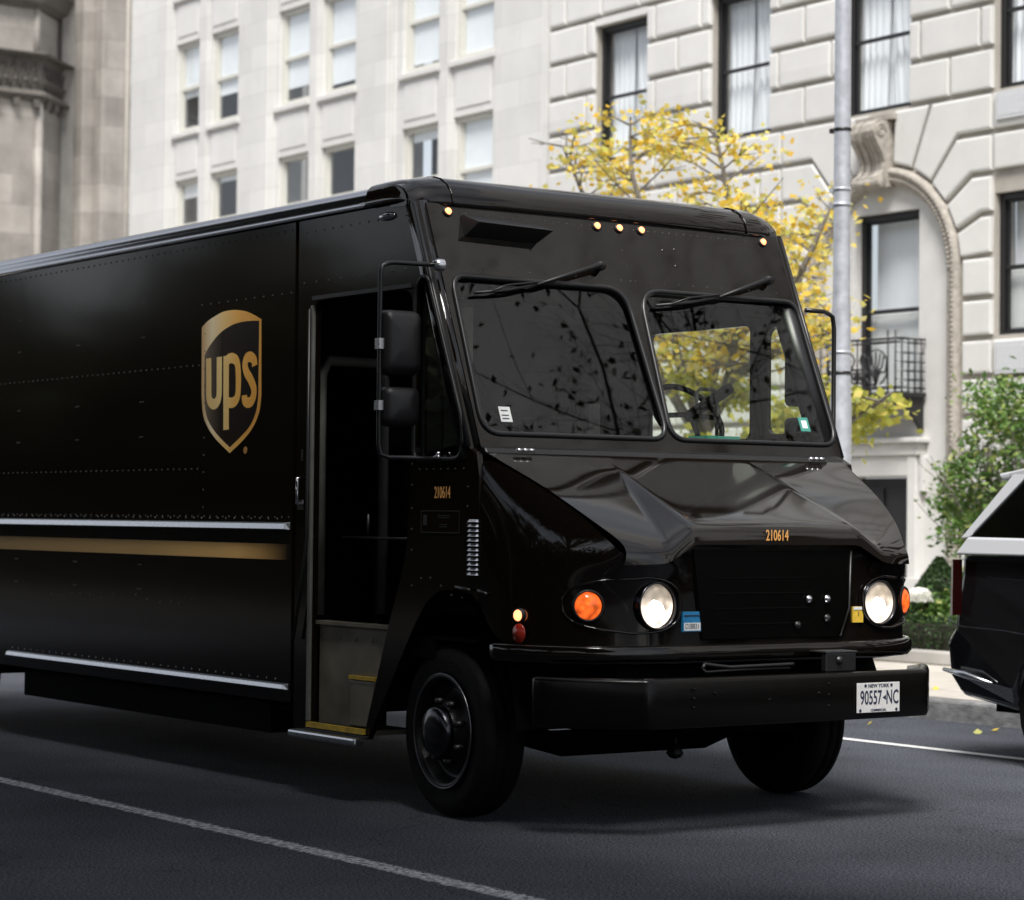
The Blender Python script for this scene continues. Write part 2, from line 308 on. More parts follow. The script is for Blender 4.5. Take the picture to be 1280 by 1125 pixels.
# ================================================================== DELIVERY TRUCK (front towards +X, kerb side Y<0)
def make_truck():
    T=thing('delivery_truck','large glossy brown-black parcel delivery van with gold shield and open sliding door in the road','truck')
    side=lambda x,z,e: (x,-1.155+e,z)
    # --- cargo side, kerb side, with rivet rows
    ex=MB()
    def rr(x0,x1,z,step,y=-1.17,j=0):
        n=int(abs(x1-x0)/step)
        for k in range(n+1): ex.rivet((x0+(x1-x0)*k/max(n,1),y,z),(0,-1,0))
    def rc(x,z0,z1,step,y=-1.17):
        n=int(abs(z1-z0)/step)
        for k in range(n+1): ex.rivet((x,y,z0+(z1-z0)*k/max(n,1)),(0,-1,0))
    rr(-6.1,-.75,2.885,.075); rr(-6.1,-1.75,2.23,.07); rr(-6.1,-1.75,1.66,.07); rr(-6.1,-.75,1.40,.07); rr(-1.72,-.75,2.56,.09)
    rc(-1.68,1.45,2.4,.09)
    for x in (-5.9,-5.0,-4.15,-3.3,-2.45):
        for z in (2.62,2.42,2.05,1.85,1.12,.98): 
            ex.rivet((x,-1.17,z),(0,-1,0)); ex.rivet((x+.03,-1.17,z),(0,-1,0))
    for k in range(14): ex.rivet((-3.6+k*.14+rnd.uniform(-.03,.03),-1.17,.93+rnd.uniform(-.02,.02)),(0,-1,0))
    arch=[(-5.0+.60*math.cos(R(a)),.42+.60*math.sin(R(a))) for a in range(0,181,12)]
    outer=[(-6.3,.45),(-6.3,2.93),(-.715,2.93),(-.715,.45)]+[(-4.40,.45)]+arch[1:-1]+[(-5.6,.45)]
    plate('cargo_side',outer,[],.03,side,'paint_side',T,extra=ex)
    plate('cargo_side',outer,[],.03,lambda x,z,e:(x,1.155+e,z),'paint_side',T)
    MB().box(-6.3,-6.27,-1.14,1.14,.45,2.95).build('rear_wall','paint_side',T)
    # sliding door pocket and cab side
    ex=MB()
    for x in (-.62,-.5,-.38,-.26,-.14,-.02,.1,.22,.34): ex.rivet((x,-1.17,2.60),(0,-1,0))
    for k in range(12): ex.rivet((-.6+k*.085,-1.17,2.86),(0,-1,0))
    for z in (1.25,1.35,1.45,1.56,1.66,1.8,1.95,2.1,2.3): ex.rivet((.415,-1.17,z),(0,-1,0))
    for x in (.48,.54,.60,.66,.72,.78,.85): ex.rivet((x,-1.17,1.635),(0,-1,0))
    for z in (1.15,1.22,1.3,1.38,1.46,1.55): ex.rivet((.885,-1.17,z),(0,-1,0))
    for k,x in enumerate((.42,.5,.58,.67,.76,.85)): ex.rivet((x,-1.17,1.02+.045*math.sin(k)+.06),(0,-1,0))
    hole1=round_poly([(-.50,.37),(-.50,2.50),(.40,2.50),(.40,1.72),(.37,1.22),(.235,.93),(.02,.37)],[.005,.03,.08,.1,.15,.1,.01],4)
    qw=round_poly([(.43,1.68),(.43,2.54),(.535,2.56),(.85,1.83),(.84,1.68)],[.06,.09,.05,.10,.07],5)
    outc=[(-.68,.32),(-.68,2.93),(.40,2.93),(.895,1.73),(.955,1.70),(.975,1.60),(.98,1.02),(.93,1.055),(.80,1.075),(.66,1.065),(.55,1.01),(.45,.90),(.37,.79),(.04,.32)]
    plate('cab_side',outc,[hole1,qw],.03,side,'paint_side',T,extra=ex)
    qw2=[(x,z) for x,z in rrect(.33,.80,1.87,2.44,.06)]; qw2=[(min(x,.80-(z-1.87)*.40),z) for x,z in qw2]
    dw=rrect(-.68,.19,1.85,2.46,.04)
    oc2=[(-.715,.32),(-.715,2.93),(.40,2.93),(.895,1.73),(.955,1.70),(.975,1.60),(.98,1.02),(.80,1.075),(.55,1.01),(.37,.79),(.04,.32)]
    plate('cab_side',oc2,[dw,qw2],.03,lambda x,z,e:(x,1.155+e,z),'paint_side',T)
    def glassy(name,poly,y,mt):
        b=MB(); b.add([(x,y,z) for x,z in poly],[tuple(range(len(poly)))]); return b.build(name,mt,T)
    glassy('side_window',qw,-1.15,'glass_d'); 
    glassy('side_window',qw2,1.15,'glass_w'); glassy('side_window',dw,1.152,'glass_w')
    MB().tube([(x,-1.175,z) for x,z in qw],.011,6,closed=True).build('window_gasket','chrome' if 0 else 'steel',T)
    MB().tube([(.60,-1.185,1.69),(.69,-1.2,1.69)],.010,6).tube([(.65,-1.18,1.69),(.65,-1.18,1.715)],.012,6).build('window_latch','chrome',T)
    # --- door jamb, stepwell
    MB().box(-.535,-.505,-1.185,-1.14,.37,2.48).build('door_jamb','int_grey',T,bevel=.006)
    j=MB(); j.tube([(-.515,-1.20,2.46),(-.515,-1.20,1.30),(-.55,-1.20,1.12),(-.64,-1.20,.78)],.010,6); j.build('door_channel','steel',T)
    b=MB(); b.hexa([(-.50,-1.125,.365),(.015,-1.125,.365),(.205,-1.125,.86),(-.50,-1.125,.86)],[(-.50,-1.10,.365),(.015,-1.10,.365),(.205,-1.10,.86),(-.50,-1.10,.86)])
    for x in (-.44,-.30,-.15,.0,.12): b.rivet((x,-1.126,.80),(0,-1,0),.012)
    b.box(-.50,.215,-1.15,-1.09,.862,.88)
    b.build('stepwell_panel','olive',T)
    MB().hexa([(-.17,-1.15,.37),(.0,-1.15,.37),(.075,-1.15,.60),(-.17,-1.15,.60)],[(-.17,-1.127,.37),(.0,-1.127,.37),(.075,-1.127,.60),(-.17,-1.127,.60)]).build('step_box','olive',T,bevel=.01)
    MB().box(-.165,.075,-1.158,-1.13,.604,.622).build('step_edging','yellowedge',T)
    MB().box(-.52,.03,-1.17,-.9,.335,.36).build('entry_step','olive',T)
    MB().box(-.52,.02,-1.19,-1.165,.342,.368).build('step_edging','yellowedge',T)
    MB().box(-.63,.015,-1.235,-1.165,.285,.325).build('step_bumper','alu',T,bevel=.012)
    for z in (2.46,): MB().box(-.5,.42,-1.195,-1.17,2.505,2.525).build('door_header','steel',T)
    # handle, lock
    h=MB(); h.tube([(-.60,-1.17,1.60),(-.60,-1.21,1.60),(-.60,-1.21,1.47),(-.60,-1.17,1.47)],.010,8); h.box(-.63,-.57,-1.19,-1.165,1.44,1.49); h.build('door_handle','chrome',T)
    MB().box(-.615,-.605,-1.18,-1.17,1.69,1.75).build('door_lock','steel',T)
    MB().box(-.4,-.37,-1.20,-1.17,2.83,2.85)
    m=MB(); m.lathe([(0,-.02),(.03,-.018),(.045,-.006),(.048,0)],(0,0,0),'Y',12); o=m.build('roof_lamp','chrome',T); o.scale=(1.5,1,.45); o.location=(.17,-1.175,2.87)
    # sky glints on the rivet heads put into a brighter metal colour
    for o_ in list(T.children):
        if o_.name.startswith(('cargo_side','cab_side')) and len(o_.data.polygons)>300:
            o_.data.materials.append(M['rivetm'])
            for p_ in o_.data.polygons:
                if p_.center.y<-1.1712: p_.material_index=1
    # --- rails and stripe
    for z0,z1,x0 in ((1.335,1.375,-6.3),(.512,.545,-4.22)):
        b=MB(); b.hexa([(x0,-1.17,z0),(-.735,-1.17,z0),(-.735,-1.17,z1),(x0,-1.17,z1)],[(x0,-1.20,z0+.004),(-.75,-1.20,z0+.004),(-.75,-1.192,z1-.006),(x0,-1.192,z1-.006)])
        for k in range(60):
            if -6.2+k*.092>x0 and -6.2+k*.092<-.78: b.rivet((-6.2+k*.092,-1.172,z1+.018),(0,-1,0),.005)
        b.build('rub_rail','alu',T,bevel=.004)
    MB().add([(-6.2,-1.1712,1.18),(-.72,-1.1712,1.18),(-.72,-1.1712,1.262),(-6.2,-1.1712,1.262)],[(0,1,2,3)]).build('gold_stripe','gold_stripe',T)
    # --- shield emblem
    OUT=[(-1.72,2.438),(-1.659,2.466),(-1.594,2.485),(-1.482,2.508),(-1.356,2.511),(-1.23,2.496),(-1.137,2.47),(-1.06,2.443),(-1.05,2.043),(-1.07,1.953),(-1.137,1.873),(-1.243,1.807),(-1.385,1.742),(-1.543,1.821),(-1.642,1.893),(-1.693,1.964),(-1.713,2.066)]
    IN=[(-1.686,2.28),(-1.622,2.335),(-1.511,2.395),(-1.385,2.43),(-1.26,2.442),(-1.136,2.44),(-1.082,2.436),(-1.081,2.044),(-1.101,1.962),(-1.16,1.888),(-1.259,1.83),(-1.386,1.772),(-1.528,1.844),(-1.618,1.908),(-1.664,1.971),(-1.683,2.065)]
    def sm(seg): return [tuple(v) for v in catmull(seg,5)]
    OUTs=sm(OUT[0:8])+sm(OUT[8:13])[:-1]+sm(OUT[12:17])
    INs=sm(IN[0:7])[:-1]+sm(IN[6:12])[1:-1] if 0 else sm(IN[0:6])+[IN[6]]+sm(IN[7:12])[:-1]+sm(IN[11:16])
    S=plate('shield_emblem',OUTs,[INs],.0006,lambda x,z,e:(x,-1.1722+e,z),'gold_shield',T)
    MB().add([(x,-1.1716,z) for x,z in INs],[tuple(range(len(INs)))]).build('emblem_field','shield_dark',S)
    U=catmull([(-1.637,2.264),(-1.632,2.15),(-1.629,2.063),(-1.612,2.026),(-1.57,2.011),(-1.530,2.026),(-1.513,2.063),(-1.513,2.15),(-1.515,2.266)],6)
    Pp=catmull([(-1.436,2.225),(-1.418,2.247),(-1.372,2.253),(-1.322,2.233),(-1.303,2.175),(-1.301,2.075),(-1.319,2.030),(-1.365,2.012),(-1.410,2.016)],6)
    Ss=catmull([(-1.124,2.200),(-1.133,2.232),(-1.17,2.25),(-1.211,2.244),(-1.229,2.212),(-1.214,2.172),(-1.166,2.128),(-1.133,2.084),(-1.131,2.046),(-1.156,2.014),(-1.194,2.007),(-1.227,2.019),(-1.232,2.048)],6)
    for k,(pts,w) in enumerate(((U,.058),(Pp,.056),([(-1.428,1.868),(-1.433,2.06),(-1.438,2.268)],.060),(Ss,.056))):
        y=-1.1724-.0004*(k==2)
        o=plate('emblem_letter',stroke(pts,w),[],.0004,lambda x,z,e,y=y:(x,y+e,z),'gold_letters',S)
    textmesh('®',lambda x,y,e:(-1.215+x,-1.1725-e,1.752+y),.05,1.0).build('lettering','decal_amber',T)
    textmesh('210614',lambda x,y,e:(.675+x,-1.1725-e,1.522+y),.078,.58,bold=.0006).build('fleet_number','decal_amber',T)
    # data panel
    P=MB().box(.50,.825,-1.174,-1.169,1.335,1.44).build('data_panel','paint_side',T)
    b=MB(); 
    for a in ((.50,.825,1.335,1.339),(.50,.825,1.436,1.44),(.50,.504,1.339,1.436),(.821,.825,1.339,1.436)): b.box(a[0],a[1],-1.1755,-1.1738,a[2],a[3])
    for z,w in ((1.415,.05),(1.405,.05),(1.372,.03),(1.362,.03)): b.box(.69-w,.69+w,-1.1755,-1.1738,z,z+.004)
    b.box(.52,.55,-1.1755,-1.1738,1.37,1.42); b.build('panel_print','steel',P)
    for k in range(0): MB().box(-1.62+k*.19,-1.46+k*.19,-1.1735,-1.171,.635,.69).build('vehicle_code','int_grey' if 0 else 'interior',T)
    # vent louvres
    b=MB()
    for k in range(12):
        z=1.40-k*.0222
        MB().hexa([(.90,-1.17,z-.012),(.975,-1.17,z-.012),(.975,-1.17,z),(.90,-1.17,z)],[(.905,-1.186,z-.012),(.97,-1.186,z-.012),(.97,-1.174,z),(.905,-1.174,z)]).build('vent_louvre','alu',T)
    # --- roof: cargo roof with rolled metal edge, and black front cap
    def roofprof(y0=1.19):
        pr=[(-1.19,2.928),(-1.195,2.935),(-1.19,2.945),(-1.178,2.952),(-1.18,2.975),(-1.172,3.0),(-1.15,3.022),(-1.118,3.036),(-1.07,3.045)]
        full=pr+[(-.6,3.055),(0,3.06),(.6,3.055)]+[(-y,z) for y,z in pr[::-1]]
        return full
    b=MB(); pr=roofprof(); vs=[(x,y,z) for x in (-6.32,.06) for y,z in pr]; n=len(pr)
    b.add(vs,[(k,k+1,n+k+1,n+k) for k in range(n-1)],True); b.build('cargo_roof','roofmetal',T)
    # front cap loft
    secs=[]
    for x,dz,dy in ((.0,.012,.012),(.13,.014,.012),(.22,.012,.008),(.29,.0,-.005),(.335,-.022,-.02),(.362,-.055,-.035),(.375,-.09,-.045)):
        row=[]
        for y,z in roofprof():
            s=1 if y>0 else -1
            zz=z+dz if z>2.99 else z+dz*max(0,(z-2.93))/.06
            yy=y+s*dy*(1 if abs(y)>1.1 else 0)
            row.append((x,yy,zz))
        secs.append(row)
    b=MB(); vs=[v for r_ in secs for v in r_]
    b.add(vs,[(i*n+k,i*n+k+1,(i+1)*n+k+1,(i+1)*n+k) for i in range(len(secs)-1) for k in range(n-1)],True)
    # front roll
    fr=[(.375,2.97),(.40,2.975),(.425,2.955),(.43,2.925)]
    b.build('roof_cap','paint',T)
    b=MB(); 
    prof=[(.20,3.072),(.27,3.066),(.33,3.050),(.385,3.018),(.42,2.975),(.432,2.935),(.432,2.912),(.41,2.905)]
    ys=[-1.175,-1.17,-1.12,-1.0,-.5,0,.5,1.0,1.12,1.17,1.175]
    def pull(y): a=abs(y); return 0 if a<1.0 else (a-1.0)/.17
    vs=[]
    for y in ys:
        t=min(1,pull(y)); q=t*t
        for x,z in prof: vs.append((x-.05*q*(x-.15)/.28-.02*q, y, z-.040*q*max(0,(z-2.93)/.12)+.006*(1-(y/1.17)**2)))
    k0=len(prof)
    b.add(vs,[(i*k0+k,i*k0+k+1,(i+1)*k0+k+1,(i+1)*k0+k) for i in range(len(ys)-1) for k in range(k0-1)],True)
    for s in (-1,1): b.add([(x-.07*(x-.15)/.28-.02,s*1.175,z-.040*max(0,(z-2.93)/.12)) for x,z in prof]+[(.2,s*1.175,2.91)],[tuple(range(k0+1))])
    # cap seams (two raised ribs) 
    for y in (-.97,.90):
        b.tube([(x+.004,y,z+.004) for x,z in prof[:7]],.0035,6)
    b.build('front_visor_cap','paint',T,subsurf=0)
    MB().box(-.02,.02,-1.21,-1.185,2.935,2.95).build('gutter_clip','alu',T)
    # --- sloped front panel with two windshield openings
    nx=math.sqrt(1+.413**2); fn=Vector((1,0,.413))/nx
    def fp(y,z,e=0): # on the sloped plane
        x=.426+.413*(2.873-z); return (x+fn.x*e,y,z+fn.z*e)
    wsL=round_poly([(-1.075,2.55),(-.005,2.55),(.012,2.42),(.012,1.80),(-1.085,1.80)],[.07,.12,.12,.10,.10],6)
    wsL=round_poly([(-1.065,2.555),(-.02,2.555),(.02,1.795),(-1.085,1.795)],[.08,.13,.10,.10],6)
    wsR=[(-y+.082 if 0 else -y+.055,z) for y,z in wsL][::-1]
    outp=[(-1.115,2.915),(1.115,2.915),(1.135,1.70),(-1.115,1.70)]
    ex=MB()
    for k in range(46):
        ex.rivet(fp(-1.08+k*.047,2.875,.012),fn,.0045)
        if k%2==0: ex.rivet(fp(-1.06+k*.047,2.60,.012),fn,.0045)
    for z in (2.6,2.68,2.76,2.84): ex.rivet(fp(.035,z,.012),fn,.0045)
    for y,z in ((.30,2.78),(.38,2.79),(.36,2.70),(-.55,2.72)): ex.rivet(fp(y,z,.012),fn,.008)
    plate('front_panel',outp,[wsL,wsR],.024,lambda y,z,e:fp(y,z,e),'paint',T,extra=ex)
    for k,w in enumerate((wsL,wsR)):
        WS=MB().add([fp(y,z,-.004) for y,z in w],[tuple(range(len(w)))]).build('windshield','glass_w',T)
        g=MB().tube([fp(y,z,.013) for y,z in w],.014,8,closed=True).build('windshield_gasket','frame_black',WS)
    # stickers inside the glass
    for y0,z0 in ((-.955,1.86),(.93,1.87)):
        s=MB().add([fp(y0,z0,-.0025),fp(y0+.066,z0,-.0025),fp(y0+.066,z0+.072,-.0025),fp(y0,z0+.072,-.0025)],[(0,1,2,3)]).build('inspection_sticker','white_label' if y0<0 else 'green_label',T)
        b=MB(); 
        if y0<0:
            for q in (.012,.028,.05): b.add([fp(y0+.01,z0+q,-.002),fp(y0+.05,z0+q,-.002),fp(y0+.05,z0+q+.006,-.002),fp(y0+.01,z0+q+.006,-.002)],[(0,1,2,3)])
            b.build('sticker_print','ink',s)
        else:
            b.add([fp(y0+.016,z0+.016,-.002),fp(y0+.052,z0+.016,-.002),fp(y0+.052,z0+.056,-.002),fp(y0+.016,z0+.056,-.002)],[(0,1,2,3)]).build('sticker_print','white_label',s)
    # A pillars (rounded corner tubes)
    for s in (-1,1):
        p0=Vector(fp(s*1.105,2.93,-.060)); p1=Vector(fp(s*1.11,1.70,-.060))
        MB().tube([p0,p1],.068,20).build('windshield_pillar','paint' if s<0 else 'frame_black',T)
        MB().tube([Vector(fp(s*1.165,2.92,-.01)),Vector(fp(s*1.17,1.74,-.01))],.012,8).build('pillar_trim','frame_black',T)
    # cowl ledge
    MB().hexa([(.905,-1.12,1.70),(.905,1.12,1.70),(.905,1.12,1.745),(.905,-1.12,1.745)],[(.965,-1.12,1.70),(.965,1.12,1.70),(.945,1.12,1.73),(.945,-1.12,1.73)]).build('cowl','frame_black',T,bevel=.008)
    for y in (-.92,.90):
        for k in range(3): MB().tube([(.985,y-.045+k*.035,1.722),(.985,y-.02+k*.035,1.722)],.011,10).build('hood_hinge','alu',T)
    # wipers
    for y1,z1,y0,z0,ya,za in ((-.16,2.655,-.58,2.53,-.96,2.47),(.95,2.655,.58,2.54,.15,2.475)):
        Wp=MB().tube([fp(y1,z1,.05),fp((y1*.5+y0*.5),(z1+z0)/2,.045),fp(y0,z0,.035)],[.015,.012,.008],8).build('wiper_arm','plastic',T)
        MB().lathe([(0,.03),(.022,.03),(.026,0),(.026,-.03)],fp(y1,z1,.03),'X',14).build('wiper_pivot','plastic',Wp)
        b=MB(); b.tube([fp(ya,za,.024),fp((ya+y0)/2,(za+z0)/2-.008,.03),fp(y0+.12,z0+.03,.026)],.008,6)
        b.tube([fp(ya+.1,za+.01,.03),fp((ya+y0)/2,(za+z0)/2+.012,.042),fp(y0+.02,z0+.016,.034)],.006,6)
        b.build('wiper_blade','plastic',Wp)
    # visor air vent hood above the near windshield
    b=MB(); a=[fp(-.93,2.865,.012),fp(-.50,2.85,.012),fp(-.50,2.755,.012),fp(-.93,2.76,.012)]
    c=[fp(-.92,2.85,.022),fp(-.49,2.835,.022),fp(-.46,2.79,.105),fp(-.90,2.80,.105)]
    b.hexa(a,[fp(-.92,2.862,.03),fp(-.49,2.845,.03),fp(-.46,2.775,.115),fp(-.90,2.785,.115)]); b.build('air_vent_cover','plastic',T,bevel=.004)
    # marker lamps
    for y in (-1.0,-.097,.045,.187,1.008):
        z=2.876
        L=MB().lathe([(.027,-.004),(.027,.008),(.021,.012),(.018,.008)],(0,0,0),'X',16).build('marker_lamp','plastic',T); L.location=fp(y,z,.012); L.rotation_euler=(0,R(-22),0)
        MB().lathe([(.018,.004),(.016,.014),(.010,.019),(0,.021)],(0,0,0),'X',14).build('lens','lamp_small',L)
    # --- HOOD (raised centre, two drooping pods)
    rows=[
     [(.95,0,1.715),(.95,.40,1.715),(.95,.445,1.715),(.95,.80,1.714),(.955,1.12,1.712)],
     [(1.13,0,1.636),(1.125,.455,1.637),(1.12,.475,1.634),(1.10,.78,1.639),(1.08,1.075,1.645)],
     [(1.38,0,1.525),(1.38,.480,1.525),(1.385,.556,1.484),(1.342,.79,1.513),(1.30,1.02,1.545)],
     [(1.60,0,1.428),(1.60,.502,1.427),(1.62,.622,1.352),(1.583,.787,1.368),(1.545,.935,1.392)],
     [(1.675,0,1.393),(1.675,.508,1.391),(1.69,.640,1.308),(1.678,.76,1.300),(1.655,.855,1.302)],
     [(1.714,0,1.366),(1.714,.512,1.364),(1.722,.648,1.262),(1.712,.765,1.254),(1.685,.862,1.252)],
     [(1.722,0,1.298),(1.722,.500,1.296),(1.728,.66,1.212),(1.715,.765,1.207),(1.680,.872,1.205)],
    ]
    hv=[];nc=9
    for r_ in rows: hv+= [(x,-y,z) for x,y,z in r_[:0:-1]]+[tuple(p) for p in r_]
    hf=[(i*nc+k,i*nc+k+1,(i+1)*nc+k+1,(i+1)*nc+k) for i in range(len(rows)-1) for k in range(nc-1)]
    h=MB().add(hv,hf,True).build('hood','paint_hood',T)
    bm=bmesh.new(); bm.from_mesh(h.data); cl=bm.edges.layers.float.new('crease_edge')
    for e in bm.edges:
        i,j=sorted(v.index for v in e.verts); ci,cj=i%nc,j%nc; ri,rj=i//nc,j//nc
        if ci==cj and ci in (3,5): e[cl]=.85 if rj<=4 else .6
        if ci==cj and ci in (2,6): e[cl]=.8 if rj<=4 else .35
        if ci==cj and ci in (0,8): e[cl]=1 if rj<=4 else .8
        if ri==rj==4: e[cl]=.15
        if ri==rj==5: e[cl]=.2
        if ri==rj==6 or ri==rj==0: e[cl]=1
        if ri==rj==1 and (ci in (3,5) or cj in (3,5)): e[cl]=.4
    bm.to_mesh(h.data); bm.free()
    q=h.modifiers.new('s','SUBSURF'); q.levels=q.render_levels=4
    # --- FENDER / FRONT FASCIA wrapping round the front
    cols=[ # (top, upper, mid, low)
     [(.95,1.14,1.70),(.96,1.168,1.58),(.975,1.17,1.1),(.98,1.17,1.02)],
     [(1.09,1.085,1.635),(1.10,1.150,1.52),(1.10,1.168,1.1),(1.12,1.168,.84)],
     [(1.305,1.025,1.535),(1.31,1.105,1.40),(1.27,1.145,1.1),(1.27,1.150,.84)],
     [(1.548,.945,1.385),(1.50,1.03,1.27),(1.44,1.055,1.1),(1.44,1.065,.84)],
     [(1.665,.87,1.24),(1.61,.935,1.17),(1.565,.945,1.1),(1.565,.955,.84)],
     [(1.67,.79,1.24),(1.665,.79,1.18),(1.64,.79,1.1),(1.645,.79,.84)],
     [(1.685,.66,1.245),(1.68,.66,1.2),(1.665,.66,1.1),(1.675,.66,.84)],
     [(1.69,.52,1.31),(1.69,.52,1.24),(1.675,.52,1.1),(1.685,.52,.84)],
     [(1.69,0,1.335),(1.69,0,1.25),(1.685,0,1.1),(1.69,0,.84)]]
    full=[[(x,-y,z) for x,y,z in c_] for c_ in cols]+[c_ for c_ in cols[-2::-1]]
    fv=[p for c_ in full for p in c_]; ff=[(i*4+k,i*4+k+1,(i+1)*4+k+1,(i+1)*4+k) for i in range(len(full)-1) for k in range(3)]
    f=MB().add(fv,ff,True).build('front_fenders','paint',T,subsurf=3)
    def plan(y): # fascia X at height ~1.0 for given |y|
        tab=[(0,1.69),(.52,1.683),(.66,1.668),(.79,1.638),(.95,1.563),(1.055,1.43),(1.14,1.27),(1.165,1.1)]
        a=abs(y)
        for (y0,x0),(y1,x1) in zip(tab,tab[1:]):
            if a<=y1: return x0+(x1-x0)*(a-y0)/(y1-y0)
        return 1.1
    # lower moulding round the front
    path=[(1.12,-1.168),(1.27,-1.150),(1.43,-1.068),(1.56,-.955),(1.64,-.79),(1.68,-.6),(1.69,-.3),(1.69,0)]
    path=[tuple(v) for v in catmull(path+[(x,-y) for x,y in path[-2::-1]],4)]
    b=MB(); pr=[(-.03,.845),(.022,.845),(.036,.835),(.036,.785),(.022,.765),(-.03,.755)]
    vs=[]
    for i,p in enumerate(path):
        a=Vector(path[max(i-1,0)]);c_=Vector(path[min(i+1,len(path)-1)]); d=(c_-a).normalized(); nn=Vector((d.y,-d.x))
        for o_,z in pr: q=Vector(p)+nn*o_; vs.append((q.x,q.y,z))
    k0=len(pr); b.add(vs,[(i*k0+k,i*k0+(k+1)%k0,(i+1)*k0+(k+1)%k0,(i+1)*k0+k) for i in range(len(path)-1) for k in range(k0)]+[tuple(range(k0)),tuple((len(path)-1)*k0+k for k in range(k0))],True)
    b.build('lower_moulding','paint',T)
    # grille panel, bolts
    g=MB(); g.hexa([(1.68,-.44,.86),(1.68,.44,.86),(1.68,.50,1.28),(1.68,-.50,1.28)],[(1.697,-.43,.87),(1.697,.43,.87),(1.697,.49,1.275),(1.697,-.49,1.275)])
    for z in (.93,1.0,1.07,1.14): g.box(1.697,1.6995,-.36,.22,z,z+.008)
    g.build('grille_panel','grillep',T,bevel=.003)
    for y,z in ((.20,1.045),(.315,1.045),(.315,.955),(.13,.925)): MB().lathe([(0,.018),(.008,.018),(.012,.01),(.018,.008),(.018,0)],(1.703,y,z),'X',12).build('grille_bolt','alu' if z>1 else 'steel',T)
    MB().tube([(1.70,.47,1.27),(1.70,.46,1.0),(1.705,.40,.87)],.006,6).build('grille_trim','steel',T)
    textmesh('210614',lambda x,y,e:(1.724+e,-.015+x,1.338+y),.070,.66,bold=.0008).build('fleet_number','decal_amber',T)
    # stickers either side of the grille
    s=MB().box(1.672,1.692,-.545,-.440,.905,.995).build('registration_sticker','blue_label',T)
    b=MB().box(1.693,1.694,-.54,-.445,.91,.945); b.build('sticker_band','white_label',s)
    textmesh('D38831',lambda x,y,e:(1.6945+e,-.4925+x,.928+y),.034,.75).build('sticker_print','ink',s)
    MB().box(1.692,1.6945,-.54,-.445,.975,.980).build('sticker_line','ink',s)
    s=MB().box(1.668,1.689,.497,.562,.930,1.005).build('toll_sticker','yellow_label',T)
    MB().box(1.690,1.691,.498,.561,.990,1.004).build('sticker_band','white_label',s)
    textmesh('2',lambda x,y,e:(1.6905+e,.53+x,.972+y),.022,.8).build('sticker_print','ink',s)
    # lamp recesses with headlight and indicator on both sides
    for sgn in (-1,1):
        c=[]
        for t in range(32):
            a=2*math.pi*t/32
            w=.245; y=.80+ (w*math.copysign(abs(math.cos(a))**.7,math.cos(a))); z=1.025+.125*math.copysign(abs(math.sin(a))**.8,math.sin(a))*(1 if math.cos(a)<0 else .93)
            c.append((plan(y)+.010,sgn*y,z))
        MB().tube(c,.006,8,closed=True).build('lamp_bezel','paint',T)
        H=MB().lathe([(.108,-.05),(.110,.014),(.104,.024),(.099,.018),(.096,-.01)],(0,0,0),'X',36).build('headlight','hubm',T); H.location=(1.664,sgn*.68,1.022)
        MB().lathe([(.097,.004),(.084,.014),(.056,.022),(.03,.026),(0,.027)],(0,0,0),'X',36).build('lens','lamp_head',H)
        MB().lathe([(.050,.024),(.03,.029),(0,.032)],(0,0,0),'X',20).build('bulb','lamp_core',H).location=(.0,-.015*1,-.018)
        S=MB().lathe([(.073,-.05),(.073,.010),(.066,.018),(.062,.01)],(0,0,0),'X',28).build('indicator','plastic',T); S.location=(plan(.965)-.004,sgn*.965,1.022); S.rotation_euler=(0,0,sgn*R(28))
        MB().lathe([(.064,.0),(.055,.016),(.033,.028),(0,.032)],(0,0,0),'X',28).build('lens','lamp_amber',S)
        # side marker and reflector
        q=1.272
        S=MB().lathe([(.033,-.01),(.033,.008),(.026,.012)],(0,0,0),'Y',16).build('side_marker','plastic',T); S.location=(q,sgn*1.148,.972); 
        if sgn<0: S.rotation_euler=(0,0,R(12)); S.scale=(1,-1,1)
        MB().lathe([(.027,.004),(.024,.014),(.013,.021),(0,.023)],(0,0,0),'Y',16).build('lens','lamp_small',S)
        S=MB().lathe([(.036,0),(.034,.010),(0,.014)],(0,0,0),'Y',20).build('reflector','red_lens',T); S.location=(q+.005,sgn*1.150,.892)
        if sgn<0: S.scale=(1,-1,1.25); S.rotation_euler=(0,0,R(12))
    # badge (small vertical bit above the headlight)
    # wheel arch lip brow
    MB().tube([(.80,-1.175,1.085),(.93,-1.185,1.075)],.008,6).tube([(.99,-1.18,1.075),(1.06,-1.18,1.06)],.008,6).build('arch_trim','steel',T)
    # --- bumper
    bp=[(1.44,-1.19),(1.56,-1.15),(1.80,-.90),(1.845,-.75),(1.86,0),(1.845,.74),(1.80,.87),(1.57,1.11),(1.52,1.135)]
    bp=[tuple(v) for v in catmull(bp,5)]
    pr=[(-.10,.700),(-.015,.712),(.0,.704),(.006,.69),(.006,.505),(0,.49),(-.10,.485),(-.10,.495),(-.012,.50),(-.012,.698)]
    b=MB(); vs=[]
    for i,p in enumerate(bp):
        a=Vector(bp[max(i-1,0)]);c_=Vector(bp[min(i+1,len(bp)-1)]); d=(c_-a).normalized(); nn=Vector((d.y,-d.x))
        for o_,z in pr: q=Vector(p)+nn*o_; vs.append((q.x,q.y,z))
    k0=len(pr); b.add(vs,[(i*k0+k,i*k0+(k+1)%k0,(i+1)*k0+(k+1)%k0,(i+1)*k0+k) for i in range(len(bp)-1) for k in range(k0)]+[tuple(range(k0)),tuple((len(bp)-1)*k0+k for k in range(k0))],True)
